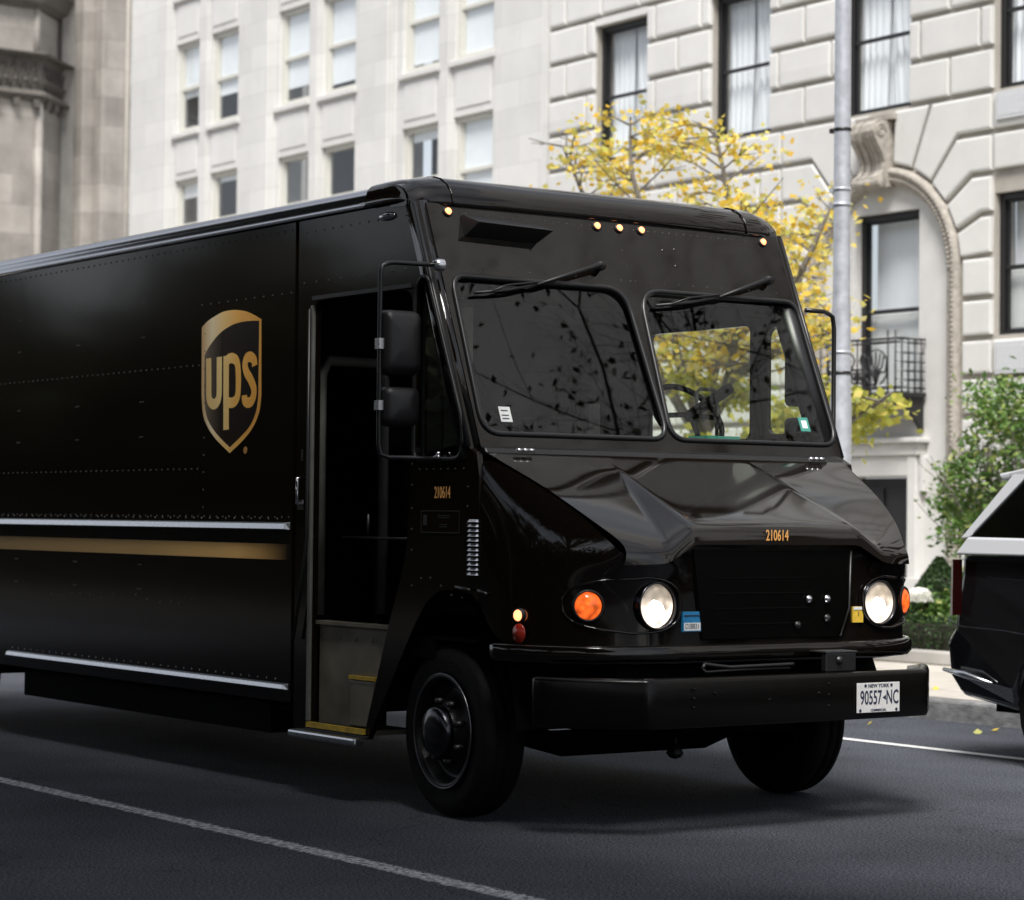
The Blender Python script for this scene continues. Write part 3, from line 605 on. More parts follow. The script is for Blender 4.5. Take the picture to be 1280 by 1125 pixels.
    for y,zs in ((-.62,(.66,.62,.58)),(.18,(.66,.61,.56)),(-.50,(.64,)),(.12,(.62,)),(-.18,(.6,))):
        for z in zs: b.rivet((1.866,y,z),(1,0,0),.008)
    B=b.build('front_bumper','bumperm',T); 
    MB().tube([(1.80,-.52,.745),(1.79,-.50,.765),(1.79,-.44,.757),(1.80,-.36,.748),(1.80,0,.752),(1.80,.02,.752)],.009,8).tube([(1.80,-.52,.745),(1.80,-.50,.73),(1.80,-.30,.735),(1.80,.0,.735)],.006,6).build('tow_bar','steel',B)
    k=MB().box(1.80,1.835,.19,.38,.712,.80); k.rivet((1.842,.27,.765),(1,0,0),.022); k.build('bumper_bracket','steel',T,bevel=.006)
    MB().box(1.70,1.838,.185,.385,.802,.808).build('bracket_top','alu',T)
    # number plate
    Pz=MB().box(1.868,1.872,.352,.624,.520,.658).build('number_plate','plate_white',B,bevel=.001)
    F=lambda s,y,z,size,sx,bold=.0: textmesh(s,lambda x,yy,e:(1.8726+e,y+x,z+yy),size,sx,bold=bold)
    F('90557',.440,.586,.092,.60,.0012).build('plate_number','ink',Pz); F('NC',.577,.586,.092,.60,.0012).build('plate_number','ink',Pz)
    MB().add([(1.873,.513,.588),(1.873,.535,.600),(1.873,.537,.576)],[(0,1,2)]).build('plate_emblem','ink',Pz)
    F('NEW YORK',.488,.643,.023,1.1,.0006).build('plate_heading','ink',Pz)
    F('COMMERCIAL',.488,.530,.016,1.0,.0004).build('plate_footer','ink',Pz)
    for y,z in ((.372,.531),(.603,.531),(.405,.645),(.571,.645)): MB().lathe([(0,.002),(.007,.002),(.008,0)],(1.8722,y,z),'X',10).build('plate_screw','ink',Pz)
    # --- chassis, axle, underbody
    b=MB(); b.box(-6.1,1.5,-.55,-.42,.50,.72); b.box(-6.1,1.5,.42,.55,.50,.72); b.box(-6.2,.55,-1.12,1.12,.74,.83); b.box(-.66,.9,-1.12,1.12,.83,.845); b.box(-4.1,-1.0,-1.12,-.4,.27,.74); b.box(-1.0,-.55,-1.1,-.2,.40,.74)
    b.box(1.1,1.60,-.85,.30,.60,.76); b.box(-.3,1.5,-.42,.42,.52,.95); b.build('chassis','interior',T)
    b=MB(); b.tube([(.63,-1.0,.40),(.63,-.7,.38),(.66,-.45,.31),(.66,.45,.31),(.63,.7,.38),(.63,1.0,.40)],.055,8); b.box(.45,.85,-.5,-.42,.40,.52); b.box(.45,.85,.42,.5,.40,.52); b.box(.3,1.2,-.42,-.35,.44,.56); b.box(.9,.98,-.9,.75,.36,.41); b.build('front_axle','interior',T)
    b=MB(); b.tube([(.95,.02,.37),(.95,.02,.30)],.012,6); b.lathe([(0,.0),(.03,.01),(.045,.03),(.02,.07),(0,.08)],(.95,.02,.245),'Z',10); b.build('grease_fitting','plastic',T)
    MB().tube([(-4.9,-1.0,.42),(-4.9,1.0,.42)],.07,10).build('rear_axle','interior',T)
    # inner wheel houses
    for s in (-1,1):
        b=MB(); yy=(-1.13,-.72) if s<0 else (.72,1.13); aa=[R(a) for a in range(0,181,10)]; b.add([(.63+.60*math.cos(a),y,.45+.60*math.sin(a)) for a in aa for y in yy],[(2*k,2*k+1,2*k+3,2*k+2) for k in range(18)],True)
        o=b.build('wheel_house','interior',T)
    MB().box(.02,1.12,-.72,-.68,.45,1.06).build('inner_fender','interior',T); MB().box(.02,1.12,.68,.72,.45,1.06).build('inner_fender','interior',T)
    # --- wheels
    def wheel(x,y,s,steer=0,dual=False):
        tp=[(.262,.0),(.285,.004),(.33,-.004),(.375,.004),(.392,.018),(.402,.040),(.405,.055)]
        wd=.225
        prof=[(r_,h-0) for r_,h in tp]+[(.397,.060),(.397,.072),(.405,.075),(.405,.108),(.397,.111),(.397,.121),(.405,.124),(.405,.165),(.402,.185),(.39,.208),(.33,.228),(.262,.225)]
        W=MB().lathe(prof,(0,0,0),'Y',64,closed=True).build('wheel','rubber',T)
        rim=MB().lathe([(.262,.0),(.268,-.006),(.262,-.012),(.250,-.008),(.240,.012),(.225,.05),(.215,.065),(.19,.055),(.16,.035),(.135,.010),(.115,-.01),(.112,-.045),(.095,-.06),(.05,-.065),(0,-.066)],(0,0,0),'Y',48).build('rim','interior',W)
        rim.data.materials[0]=M['rimpaint']
        MB().lathe([(.268,-.004),(.274,-.009),(.268,-.014),(.261,-.010)],(0,0,0),'Y',64,closed=True).build('rim_edge','rim_edge_m',W)
        MB().lathe([(.118,-.012),(.118,-.048),(.104,-.063),(.055,-.070),(0,-.071)],(0,0,0),'Y',32).build('hub_cap','hubm',W)
        for k in range(8): a=k*math.pi/4+.3; MB().lathe([(.0,-.03),(.014,-.03),(.016,0),(.016,.03)],(.145*math.cos(a),.012,.145*math.sin(a)),'Y',8).build('wheel_nut','steel',W)
        W.location=(x,y,.405); W.rotation_euler=(0,0,steer+(math.pi if s>0 else 0)); return W
    wheel(.63,-1.12,-1,R(-4)); wheel(.63,1.12,1,R(-4)); wheel(-5.30,-1.13,-1); wheel(-5.30,1.13,1)
    # --- mirrors, kerb side
    X,Y=.56,-1.455
    m=MB().tube([tuple(v) for v in [( .60,-1.17,2.60),(.58,-1.25,2.60),(.565,-1.38,2.60),(X,Y+.04,2.595),(X,Y+.01,2.58),(X,Y,2.54),(X,Y,2.0),(X,Y,1.75),(X,Y+.01,1.70),(X+.01,Y+.05,1.685),(.62,-1.30,1.685),(.66,-1.17,1.68)]],.0115,8).build('mirror_arm','frame_black',T)
    MB().lathe([(0,.0),(.018,.0),(.03,.02),(.03,.05)],(.60,-1.185,2.60),'Y',12).build('mirror_mount','alu',m)
    def mirror(x0,y0,y1,z0,z1,par,dep=.085):
        n=8; vs=[];fs=[]
        prof=rrect(y0,y1,z0,z1,.035,4); cy,cz=(y0+y1)/2,(z0+z1)/2
        lay=[(0,1.0),(.045,1.0),(.075,.93),(dep,.70),(dep+.012,.35)]
        N=len(prof)
        for dx,s in lay:
            for (yy,zz) in prof: vs.append((x0+dx,cy+(yy-cy)*s,cz+(zz-cz)*s+(.02 if dx>.07 else 0)*(1-s)))
        for i in range(len(lay)-1):
            for k in range(N): fs.append((i*N+k,i*N+(k+1)%N,(i+1)*N+(k+1)%N,(i+1)*N+k))
        fs.append(tuple((len(lay)-1)*N+k for k in range(N)))
        o=MB().add(vs,fs,True).build('mirror','plastic',par)
        MB().add([(x0+.001,cy+(yy-cy)*.97,cz+(zz-cz)*.97) for yy,zz in prof],[tuple(range(N))]).build('mirror_glass','chrome',o); return o
    mm=mirror(X-.03,Y+.006,Y+.205,2.07,2.375,T); MB().box(X-.015,X+.025,Y-.018,Y+.02,2.19,2.24).build('clamp','alu',mm)
    mm=mirror(X-.03,Y+.006,Y+.20,1.83,2.015,T); MB().box(X-.015,X+.025,Y-.018,Y+.02,1.905,1.95).build('clamp','alu',mm)
    # far side mirror
    Y=1.40
    MB().tube([(.60,1.17,2.52),(.60,1.30,2.52),(X,Y-.03,2.515),(X,Y,2.50),(X,Y+.01,2.44),(X,Y+.01,1.80),(X+.02,Y-.1,1.70),(.7,1.17,1.68)],.0125,8).build('mirror_arm','frame_black',T)
    mirror(.40,1.205,1.35,2.02,2.34,T,.05); mirror(.40,1.205,1.37,1.78,1.96,T,.05)
    # --- cab interior
    I=MB().box(-.66,-.63,-1.13,-1.05,.85,2.9).box(-.66,-.63,-.70,1.13,.85,2.9).box(-.66,-.63,-1.05,-.70,2.22,2.9)
    I.build('bulkhead','interior',T)
    MB().tube([(-.62,-1.06,.9),(-.62,-1.06,2.13),(-.62,-1.02,2.21),(-.62,-.72,2.21),(-.62,-.68,2.13),(-.62,-.68,.9)],.028,8).build('bulkhead_door_frame','int_grey',T)
    MB().box(-1.2,-1.18,-1.1,1.1,.85,2.9).build('cargo_partition','interior',T)
    MB().box(.08,.11,-.92,-.62,.9,2.46).box(.115,.125,-.90,-.87,.9,2.4).box(.115,.125,-.80,-.77,.9,2.4).box(.115,.125,-.70,-.67,.9,2.4).build('grab_column','int_grey',T)
    MB().hexa([(.42,-1.10,.95),(.42,1.12,.95),(.42,1.12,1.72),(.42,-1.10,1.72)],[(.93,-1.10,.95),(.93,1.12,.95),(.88,1.12,1.78),(.88,-1.10,1.78)]).build('dashboard','interior',T,bevel=.02)
    MB().box(-.62,.36,-1.12,1.12,2.58,2.90).build('headliner','interior',T)
    W=MB().tube([(0,.21*math.cos(t),.21*math.sin(t)) for t in [2*math.pi*k/28 for k in range(28)]],.016,8,closed=True).build('steering_wheel','interior',T)
    MB().tube([(0,-.2,0),(.02,0,0),(0,.2,0)],.014,6).tube([(.02,0,0),(0,0,-.2)],.014,6).tube([(.0,0,0),(.35,0,-.1)],.03,8).build('spokes','interior',W)
    W.location=(.25,.66,1.95); W.rotation_euler=(0,R(-38),0)
    b=MB().box(-.55,-.10,.10,.62,1.22,1.36).box(-.58,-.46,.10,.62,1.36,1.95).box(-.45,-.2,.25,.5,.85,1.22); b.build('driver_seat','interior',T,bevel=.04,seg=3)
    b=MB().box(-.58,-.28,-.62,-.18,1.22,1.32).box(-.60,-.52,-.62,-.18,1.32,1.8); b.build('jump_seat','interior',T,bevel=.04,seg=3)
    MB().tube([(-.5,-1.0,1.30),(.2,-1.0,1.30)],.009,6).tube([(-.25,-1.0,1.30),(-.25,-1.0,1.42)],.008,6).build('grab_rail','steel',T)
    b=MB().tube([(.25,.72,1.85),(.25,.72,2.08),(.25,.74,2.10),(.25,.84,2.10),(.25,.86,2.08),(.25,.86,1.85)],.010,6); b.build('grab_handle','int_grey',T)
    MB().box(.45,.6,.50,.72,1.78,1.84).build('dash_box','green_label',T)
    MB().box(.22,.30,-.03,.05,1.72,2.0).build('sensor_pod','plastic',T,bevel=.02)
    return T
M['grillep']=mat('grille_black',(.0015,.0014,.0012),.25,spec=.15)
M['hubm']=mat('dark_hub_cap',(.06,.06,.066),.22,metal=1)
M['tail_red']=mat('dark_red_lens',(.015,.002,.002),.15)
M['darkbase']=mat('dark_reflection_base',(.035,.032,.03),.6,var=.2,vscale=3)
M['darkcobble']=mat('dark_hexagonal_paving',(.055,.052,.048),.9,spec=.15,var=.3,vscale=12)
M['rivetm']=mat('glint_rivet_heads',(.10,.085,.07),.25,metal=.6)
M['rim_edge_m']=mat('worn_rim_edge',(.20,.20,.21),.3,metal=1)
M['bumperm']=mat('bumper_black_paint',(.0032,.0028,.0024),.22,spec=.22)
M['rimpaint']=mat('black_rim_paint',(.004,.004,.0045),.35,spec=.3)
make_truck()

def settle(root,loc):
    root.location=loc; v=Vector(loc)
    for ch in root.children: ch.location=ch.location-v
# ================================================================== RUSTICATED APARTMENT HOUSE
def make_rusticated():
    T=thing('apartment_building','pale limestone apartment house with deep rusticated blocks, arched entrance bay and black framed windows','building')
    X0,X1,YF=-16.70,-2.95,12.0
    cols=[-14.975,-12.59,-10.205,-7.82,-5.435]
    hw=.545
    lines=[.0,.8,1.25,1.7,2.15,2.58,3.01,3.43,3.87,4.33,4.78,5.22,5.67,6.12]+[6.12+.485*k for k in range(1,19)]
    ztop=lines[-1]
    ops=[]
    for c in cols: ops.append((c-hw,c+hw,6.13,7.95)); ops.append((c-hw,c+hw,9.03,10.86)); ops.append((c-hw,c+hw,11.94,13.77))
    for c in cols:
        if abs(c+10.205)>.1: ops.append((c-hw,c+hw,3.45,5.0))
    # arch recess
    ac=-10.08; zs=4.24; ri=1.03
    archp=[(ac-ri,.02)]+[(ac-ri*math.cos(R(a)),zs+ri*math.sin(R(a))) for a in range(0,181,6)]+[(ac+ri,.02)]
    holes=[[(a,z0),(b,z0),(b,z1),(a,z1)] for a,b,z0,z1 in ops]
    wall=plate('wall',[(X0,-.1),(X0,ztop),(X1,ztop),(X1,-.1)],holes+[archp],.32,lambda x,z,e:(x,12.22+e,z),'lime_joint',T)
    # blocks
    B=MB()
    def block(poly,gap=.022,front=12.0,back=12.062,ch=.02):
        # polygon (x,z) ccw; shrink towards inside
        n=len(poly); P=[Vector(p) for p in poly]
        A=sum(P[i].x*P[(i+1)%n].y-P[(i+1)%n].x*P[i].y for i in range(n))
        if A<0: P=P[::-1]
        def off(P,ds):
            out=[];n=len(P)
            for i in range(n):
                a,b,c=P[i-1],P[i],P[(i+1)%n]; d1=(b-a).normalized(); d2=(c-b).normalized(); n1=Vector((-d1.y,d1.x)); n2=Vector((-d2.y,d2.x))
                k1=ds*(1.55 if abs(d1.x)>abs(d1.y) else 1); k2=ds*(1.55 if abs(d2.x)>abs(d2.y) else 1)
                p1=b+n1*k1; p2=b+n2*k2; den=d1.x*d2.y-d1.y*d2.x
                if abs(den)<1e-3: out.append(p1)
                else:
                    t=((p2-p1).x*d2.y-(p2-p1).y*d2.x)/den; out.append(p1+d1*t)
            return out
        a=off(P,gap); b=off(P,gap+ch*.35); c=off(P,gap+ch); n=len(P)
        j=rnd.uniform(-.002,.002)
        vs=[(p.x,back,p.y) for p in a]+[(p.x,front+ch*.75,p.y) for p in a]+[(p.x,front+ch*.2,p.y) for p in b]+[(p.x,front+j,p.y) for p in c]
        fs=[]
        for r_ in range(3): fs+=[(r_*n+i,r_*n+(i+1)%n,(r_+1)*n+(i+1)%n,(r_+1)*n+i) for i in range(n)]
        fs.append(tuple(3*n+i for i in range(n)))
        B.add(vs,fs)
    ex=(-11.80,-8.36)
    for k in range(1,len(lines)-1):
        z0,z1=lines[k],lines[k+1]
        segs=[(X0+.14,X1)]
        def cut(a,b):
            out=[]
            for s0,s1 in segs:
                if b<=s0 or a>=s1: out.append((s0,s1)); continue
                if a>s0: out.append((s0,a))
                if b<s1: out.append((b,s1))
            return out
        for a,b,o0,o1 in ops:
            if min(z1,o1)-max(z0,o0)>.1: segs=cut(a,b)
        if z1<=6.13: segs=cut(*ex)
        for s0,s1 in segs:
            js=[s0,s1]
            for c in [cols[0]-2.385]+cols+[cols[-1]+2.385]:
                mid=c+1.1925
                for j in ((mid,c) if 0 else ((mid,mid+.795,mid-.795) if k%2 else (mid-.46,mid+.46,c))):
                    if s0+.17<j<s1-.17: js.append(j)
            js=sorted(set(round(j,3) for j in js))
            for a,b in zip(js,js[1:]): block([(a,z0),(b,z0),(b,z1),(a,z1)])
    # voussoirs, right side then mirrored
    ang=[90-13,66,47,31,14,0]
    outp=[(-9.29,6.12),(-8.90,5.67),(-8.68,5.22),(-8.54,4.78),(-8.38,4.33)]
    ro=1.235
    def A(t): return (ac+ro*math.cos(R(t)),zs+ro*math.sin(R(t)))
    inn=[A(67),A(51),A(35),A(18),A(3)]
    for sg in (1,-1):
        mx=lambda p:(p[0],p[1]) if sg==1 else (2*ac-p[0],p[1])
        edge=ex[1]
        key=[(ac+.20,6.12),(ac+.17,A(82)[1])]
        polys=[[key[1],inn[0],outp[0],key[0]]]
        for i in range(4):
            p=[inn[i],inn[i+1],outp[i+1]]
            if outp[i+1][0]<edge-.03: p+= [(edge,outp[i+1][1])]
            p+= [(edge,outp[i][1])]
            if True: p+= [outp[i]]
            polys.append(p)
        for p in polys: block([mx(q) for q in p])
        zl=[4.33,3.87,3.43,3.01,2.58,2.15,1.7,1.25,.8]
        for a,b in zip(zl,zl[1:]): block([mx(q) for q in ((-8.82,b),(edge,b),(edge,a),(-8.82,a))])
    B.build('rusticated_blocks','lime_block',T)
    b=MB()
    for (a,bb,z0,z1) in ops:
        b.box(a-.0,bb+.0,12.052,12.06,z0-.02,z0-.001) if 0 else None
    b.box(X0,X0+.12,12.0,12.064,.785,ztop); MB().box(X0,X1,11.90,12.065,.0,.78).build('plinth','lime_block',T)
    for c in cols: MB().box(c-hw,c+hw,12.01,12.062,7.955,8.045).build('lintel','lime_block',T)
    b.build('pilaster_strip','lime_block',T)
    # arch moulding with beaded enrichment
    b=MB(); pts=[];
    prof=[(1.02,12.10),(1.03,12.02),(1.06,11.985),(1.10,12.0),(1.13,11.965),(1.17,11.955),(1.205,11.97),(1.22,12.03),(1.222,12.07)]
    st=[(ac-1,0,0)]
    path=[('v',-1,z) for z in (.05,2,3.2)]+[('a',a) for a in range(180,-1,-5)]+[('v',1,z) for z in (3.2,2,.05)]
    vs=[]
    for q in path:
        for r_,y in prof:
            if q[0]=='v':
                rr_=r_ if 1 else r_; vs.append((ac+q[1]*r_,y,q[2]))
            else: vs.append((ac+r_*math.cos(R(q[1])),y,zs+r_*math.sin(R(q[1]))))
    k0=len(prof); b.add(vs,[(i*k0+k,i*k0+k+1,(i+1)*k0+k+1,(i+1)*k0+k) for i in range(len(path)-1) for k in range(k0-1)],True)
    for k in range(66):
        a=180*k/65; 
        for r_,y,rd in ((1.085,11.985,.022),(1.165,11.952,.014)):
            c=Vector((ac+r_*math.cos(R(a)),y,zs+r_*math.sin(R(a)))); b.rivet(c,(0,-1,0),rd*1.3)
    for k in range(60):
        z=zs-.05-k*.055
        b.rivet((ac+1.165,11.952,z),(0,-1,0),.02); b.rivet((ac-1.165,11.952,z),(0,-1,0),.02)
    b.build('arch_moulding','carved',T)
    # recessed arch field with its window and the door below
    wo=(-10.60,-9.56,2.80,4.96)
    plate('arch_field',archp,[[(wo[0],wo[2]),(wo[1],wo[2]),(wo[1],wo[3]),(wo[0],wo[3])],[(-10.55,.03),(-9.67,.03),(-9.67,1.92),(-10.55,1.92)]],.14,lambda x,z,e:(x,12.17+e,z),'lime_trim',T)
    # door surround with entablature
    b=MB(); b.box(-9.62,-9.48,11.98,12.11,.05,2.16); b.box(-10.76,-10.60,11.98,12.11,.05,2.16); b.box(-10.80,-9.44,11.96,12.105,2.163,2.30); b.box(-10.86,-9.38,11.90,12.10,2.303,2.36); b.box(-10.595,-9.625,12.0,12.105,1.93,2.16); b.box(-9.47,-9.40,12.02,12.11,1.75,2.16); b.box(-10.84,-10.77,12.02,12.11,1.75,2.16)
    b.build('door_surround','lime_trim',T,bevel=.012)
    D=MB().box(-10.54,-9.68,12.16,12.2,.03,1.91).box(-10.45,-10.15,12.14,12.16,.3,1.0).box(-10.07,-9.77,12.14,12.16,.3,1.0).box(-10.45,-10.15,12.14,12.16,1.1,1.8).box(-10.07,-9.77,12.14,12.16,1.1,1.8).build('door','door_black',T,bevel=.006)
    # keystone console
    prof=[(12.07,5.98),(11.80,5.98),(11.74,5.93),(11.72,5.85),(11.745,5.78),(11.80,5.70),(11.87,5.60),(11.91,5.50),(11.90,5.42),(11.86,5.37),(11.80,5.34),(11.79,5.28),(11.84,5.235),(11.92,5.22),(12.07,5.24)]
    b=MB(); n=len(prof)
    xa,xb=-10.34,-9.92
    for x0,x1,s in ((xa,xa+.07,0),(xa+.09,xa+.17,.014),(xa+.19,xb-.19,.026),(xb-.17,xb-.09,.014),(xb-.07,xb,0)):
        vs=[(x,min(12.07,y+s),z) for x in (x0,x1) for y,z in prof]
        b.add(vs,[(k,(k+1)%n,n+(k+1)%n,n+k) for k in range(n)]+[tuple(range(n))[::-1],tuple(range(n,2*n))])
    b.add([(x,min(12.07,y+.05),z) for x in (xa,xb-.001) for y,z in prof],[(k,(k+1)%n,n+(k+1)%n,n+k) for k in range(n)])
    for x in (xb,xa):
        sp=[(x,11.83+.085*(1-t/26)*math.cos(t*.55),5.86+.085*(1-t/26)*math.sin(t*.55)) for t in range(24)]; b.tube(sp,.016,6)
        sp=[(x,11.86+.05*(1-t/20)*math.cos(t*.6),5.29+.05*(1-t/20)*math.sin(t*.6)) for t in range(18)]; b.tube(sp,.012,6)
    b.tube([(xa-.01,11.85,5.27),(xb+.01,11.85,5.27)],.055,12)
    b.box(xa-.10,xb+.10,11.93,12.06,5.99,6.055)
    b.build('keystone_bracket','carved',T,bevel=.006)
    # windows
    def window(a,b_,z0,z1,kind,deep=12.13):
        f=MB(); fr=.075; y0,y1=deep,deep+.09
        f.box(a,a+fr,y0,y1,z0,z1); f.box(b_-fr,b_,y0,y1,z0,z1); f.box(a+fr,b_-fr,y0,y1,z1-fr,z1); f.box(a+fr,b_-fr,y0,y1,z0,z0+.04)
        zm=z0+(z1-z0)*.475
        f.box(a+fr,b_-fr,y0+.015,y0+.055,zm-.022,zm+.022)
        for x in (a+fr,b_-fr-.03): f.box(x,x+.03,y0+.03,y0+.07,z0+.04,z1-fr)
        f.box(a+fr+.03,b_-fr-.03,y0+.03,y0+.07,z1-fr-.03,z1-fr)
        f.box(a+fr+.03,b_-fr-.03,y0+.03,y0+.07,z0+.04,z0+.07)
        W=f.build('window','black_win',T,bevel=.004)
        MB().add([(a,y0+.05,z0),(b_,y0+.05,z0),(b_,y0+.05,z1),(a,y0+.05,z1)],[(0,1,2,3)]).build('pane','glass_b',W)
        MB().box(a-.3,b_+.3,y0+.75,y0+.8,z0-.2,z1+.2).build('dark_room','room',W)
        if kind=='curtain':
            c=MB(); yc=y0+.16
            for s0,s1,cur in ((a+.03,(a+b_)/2-.0,1),((a+b_)/2+.0,b_-.03,-1)):
                n=36; vs=[]
                for i in range(n+1):
                    t=i/n; 
                    for zz,pinch in ((z0,.16),(z0+(z1-z0)*.25,.10),(z0+(z1-z0)*.6,.01),(z1,0)):
                        x=s0+(s1-s0)*t
                        xs=s0 if cur==1 else s1
                        x=xs+(x-xs)*(1-pinch)
                        vs.append((x,yc+.022*math.sin(t*28+zz)+.01*math.sin(t*61),zz))
                c.add(vs,[(i*4+k,i*4+k+1,(i+1)*4+k+1,(i+1)*4+k) for i in range(n) for k in range(3)],True)
            c.box(a,b_,yc+.06,yc+.07,z0,z1); c.build('curtain','curtain',W)
        elif kind=='blind':
            c=MB(); yc=y0+.12
            for z in np.arange(z0+.03,zm,.035): c.add([(a+.04,yc,z),(b_-.04,yc,z),(b_-.04,yc+.012,z+.030),(a+.04,yc+.012,z+.030)],[(0,1,2,3)])
            c.box(a+.04,b_-.04,yc+.02,yc+.03,z0,zm)
            c.build('blind','blind',W)
            c=MB(); c.box(a+.04,b_-.04,yc+.1,yc+.11,zm,z1); c.build('curtain','curtain',W)
        return W
    for (a,b_,z0,z1) in ops:
        window(a,b_,z0,z1,'curtain' if z0>5 else 'blind')
    window(*wo[:2],wo[2]+.02,wo[3],'blind',12.20)
    # grille panels beneath windows
    for c,z0,z1 in ((-7.76,5.78,6.08),(-7.76,3.02,3.37),(-5.375,3.02,3.37)):
        g=MB().box(c-hw+.02,c+hw-.02,11.975,12.05,z0,z1)
        for k in range(26): x=c-hw+.06+k*.034; g.box(x,x+.014,11.968,11.976,z0+.04,z1-.04)
        g.build('vent_grille','ac',T,bevel=.004)
    MB().box(X0,X1,11.7,12.4,ztop,ztop+.35).build('cornice','lime_trim',T,bevel=.05)
    settle(T,(-10,12,0)); 
    # iron balcony is fixed to the house
    b=MB(); x0,x1,y0,y1,zb,zt=-10.66,-9.44,11.62,12.08,2.86,3.46
    for y in (y0,):
        b.tube([(x0,y,zt),(x1,y,zt)],.016,6); b.tube([(x0,y,zt-.045),(x1,y,zt-.045)],.012,6); b.tube([(x0,y,zb+.05),(x1,y,zb+.05)],.012,6)
    for x in (x0,x1):
        b.tube([(x,y0,zt),(x,y1,zt)],.014,6); b.tube([(x,y0,zb+.05),(x,y1,zb+.05)],.012,6); b.tube([(x,y0,zt-.045),(x,y1,zt-.045)],.010,6)
        for y in (y0+.0,y0+.1,y0+.2,y0+.3,y0+.4): b.tube([(x,y,zb),(x,y,zt+(.09 if y==y0 else 0))],.011,6)
        for z in (3.0,3.1,3.2,3.3): b.tube([(x,y0,z),(x,y1,z)],.008,5)
    for x in (x0+.12,x1-.12,(x0+x1)/2): b.tube([(x,y0,zb),(x,y0,zt+(.09 if x>x1-.2 or x<x0+.2 else 0))],.011,6)
    cx=(x0+x1)/2
    for s in (-1,1):
        # palmette fan
        px=cx+s*.30
        for q in range(-3,4):
            b.tube([tuple(v) for v in catmull([(px,y0,zb+.08),(px+q*.022,y0,zb+.22),(px+q*.050,y0,zb+.34-.012*q*q),(px+q*.052+(.018 if q>0 else -.018 if q<0 else 0),y0,zb+.46-.028*abs(q))],4)],.011,5)
        b.tube([(px-.19*math.sin(t),y0,zb+.28-.20*math.cos(t)) for t in [k*.35 for k in range(0,18)]],.012,5)
        # scroll
        qx=cx+s*.115 if 0 else cx+s*(.50)
    for s in (-1,1):
        qx=cx+s*.03
        for (ox,oz,rad,dr) in ((s*.02,.18,.10,1),):
            b.tube([(qx+ox+rad*(1-t/30)*math.cos(dr*t*.5)*s,y0,zb+oz+rad*(1-t/30)*math.sin(dr*t*.5)) for t in range(28)],.014,5)
        b.tube([tuple(v) for v in catmull([(qx+s*.10,y0,zb+.22),(qx+s*.02,y0,zb+.36),(qx+s*.06,y0,zb+.44),(qx+s*.10,y0,zb+.40),(qx+s*.07,y0,zb+.36)],5)],.012,5)
    b.box(x0-.02,x1+.02,y0-.03,y1,zb-.05,zb)
    for x in (x0+.05,x1-.05):
        b.add([(x-.03,y1,zb-.05),(x-.03,y0,zb-.05),(x-.03,y0+.03,zb-.14),(x-.03,y1-.18,zb-.22),(x-.03,y1,zb-.44),(x+.03,y1,zb-.05),(x+.03,y0,zb-.05),(x+.03,y0+.03,zb-.14),(x+.03,y1-.18,zb-.22),(x+.03,y1,zb-.44)],[(0,1,2,3,4),(9,8,7,6,5)]+[(k,(k+1)%5,5+(k+1)%5,5+k) for k in range(5)])
    o=b.build('balcony','iron',T); o.location=-Vector((-10,12,0))
    return T
make_rusticated()
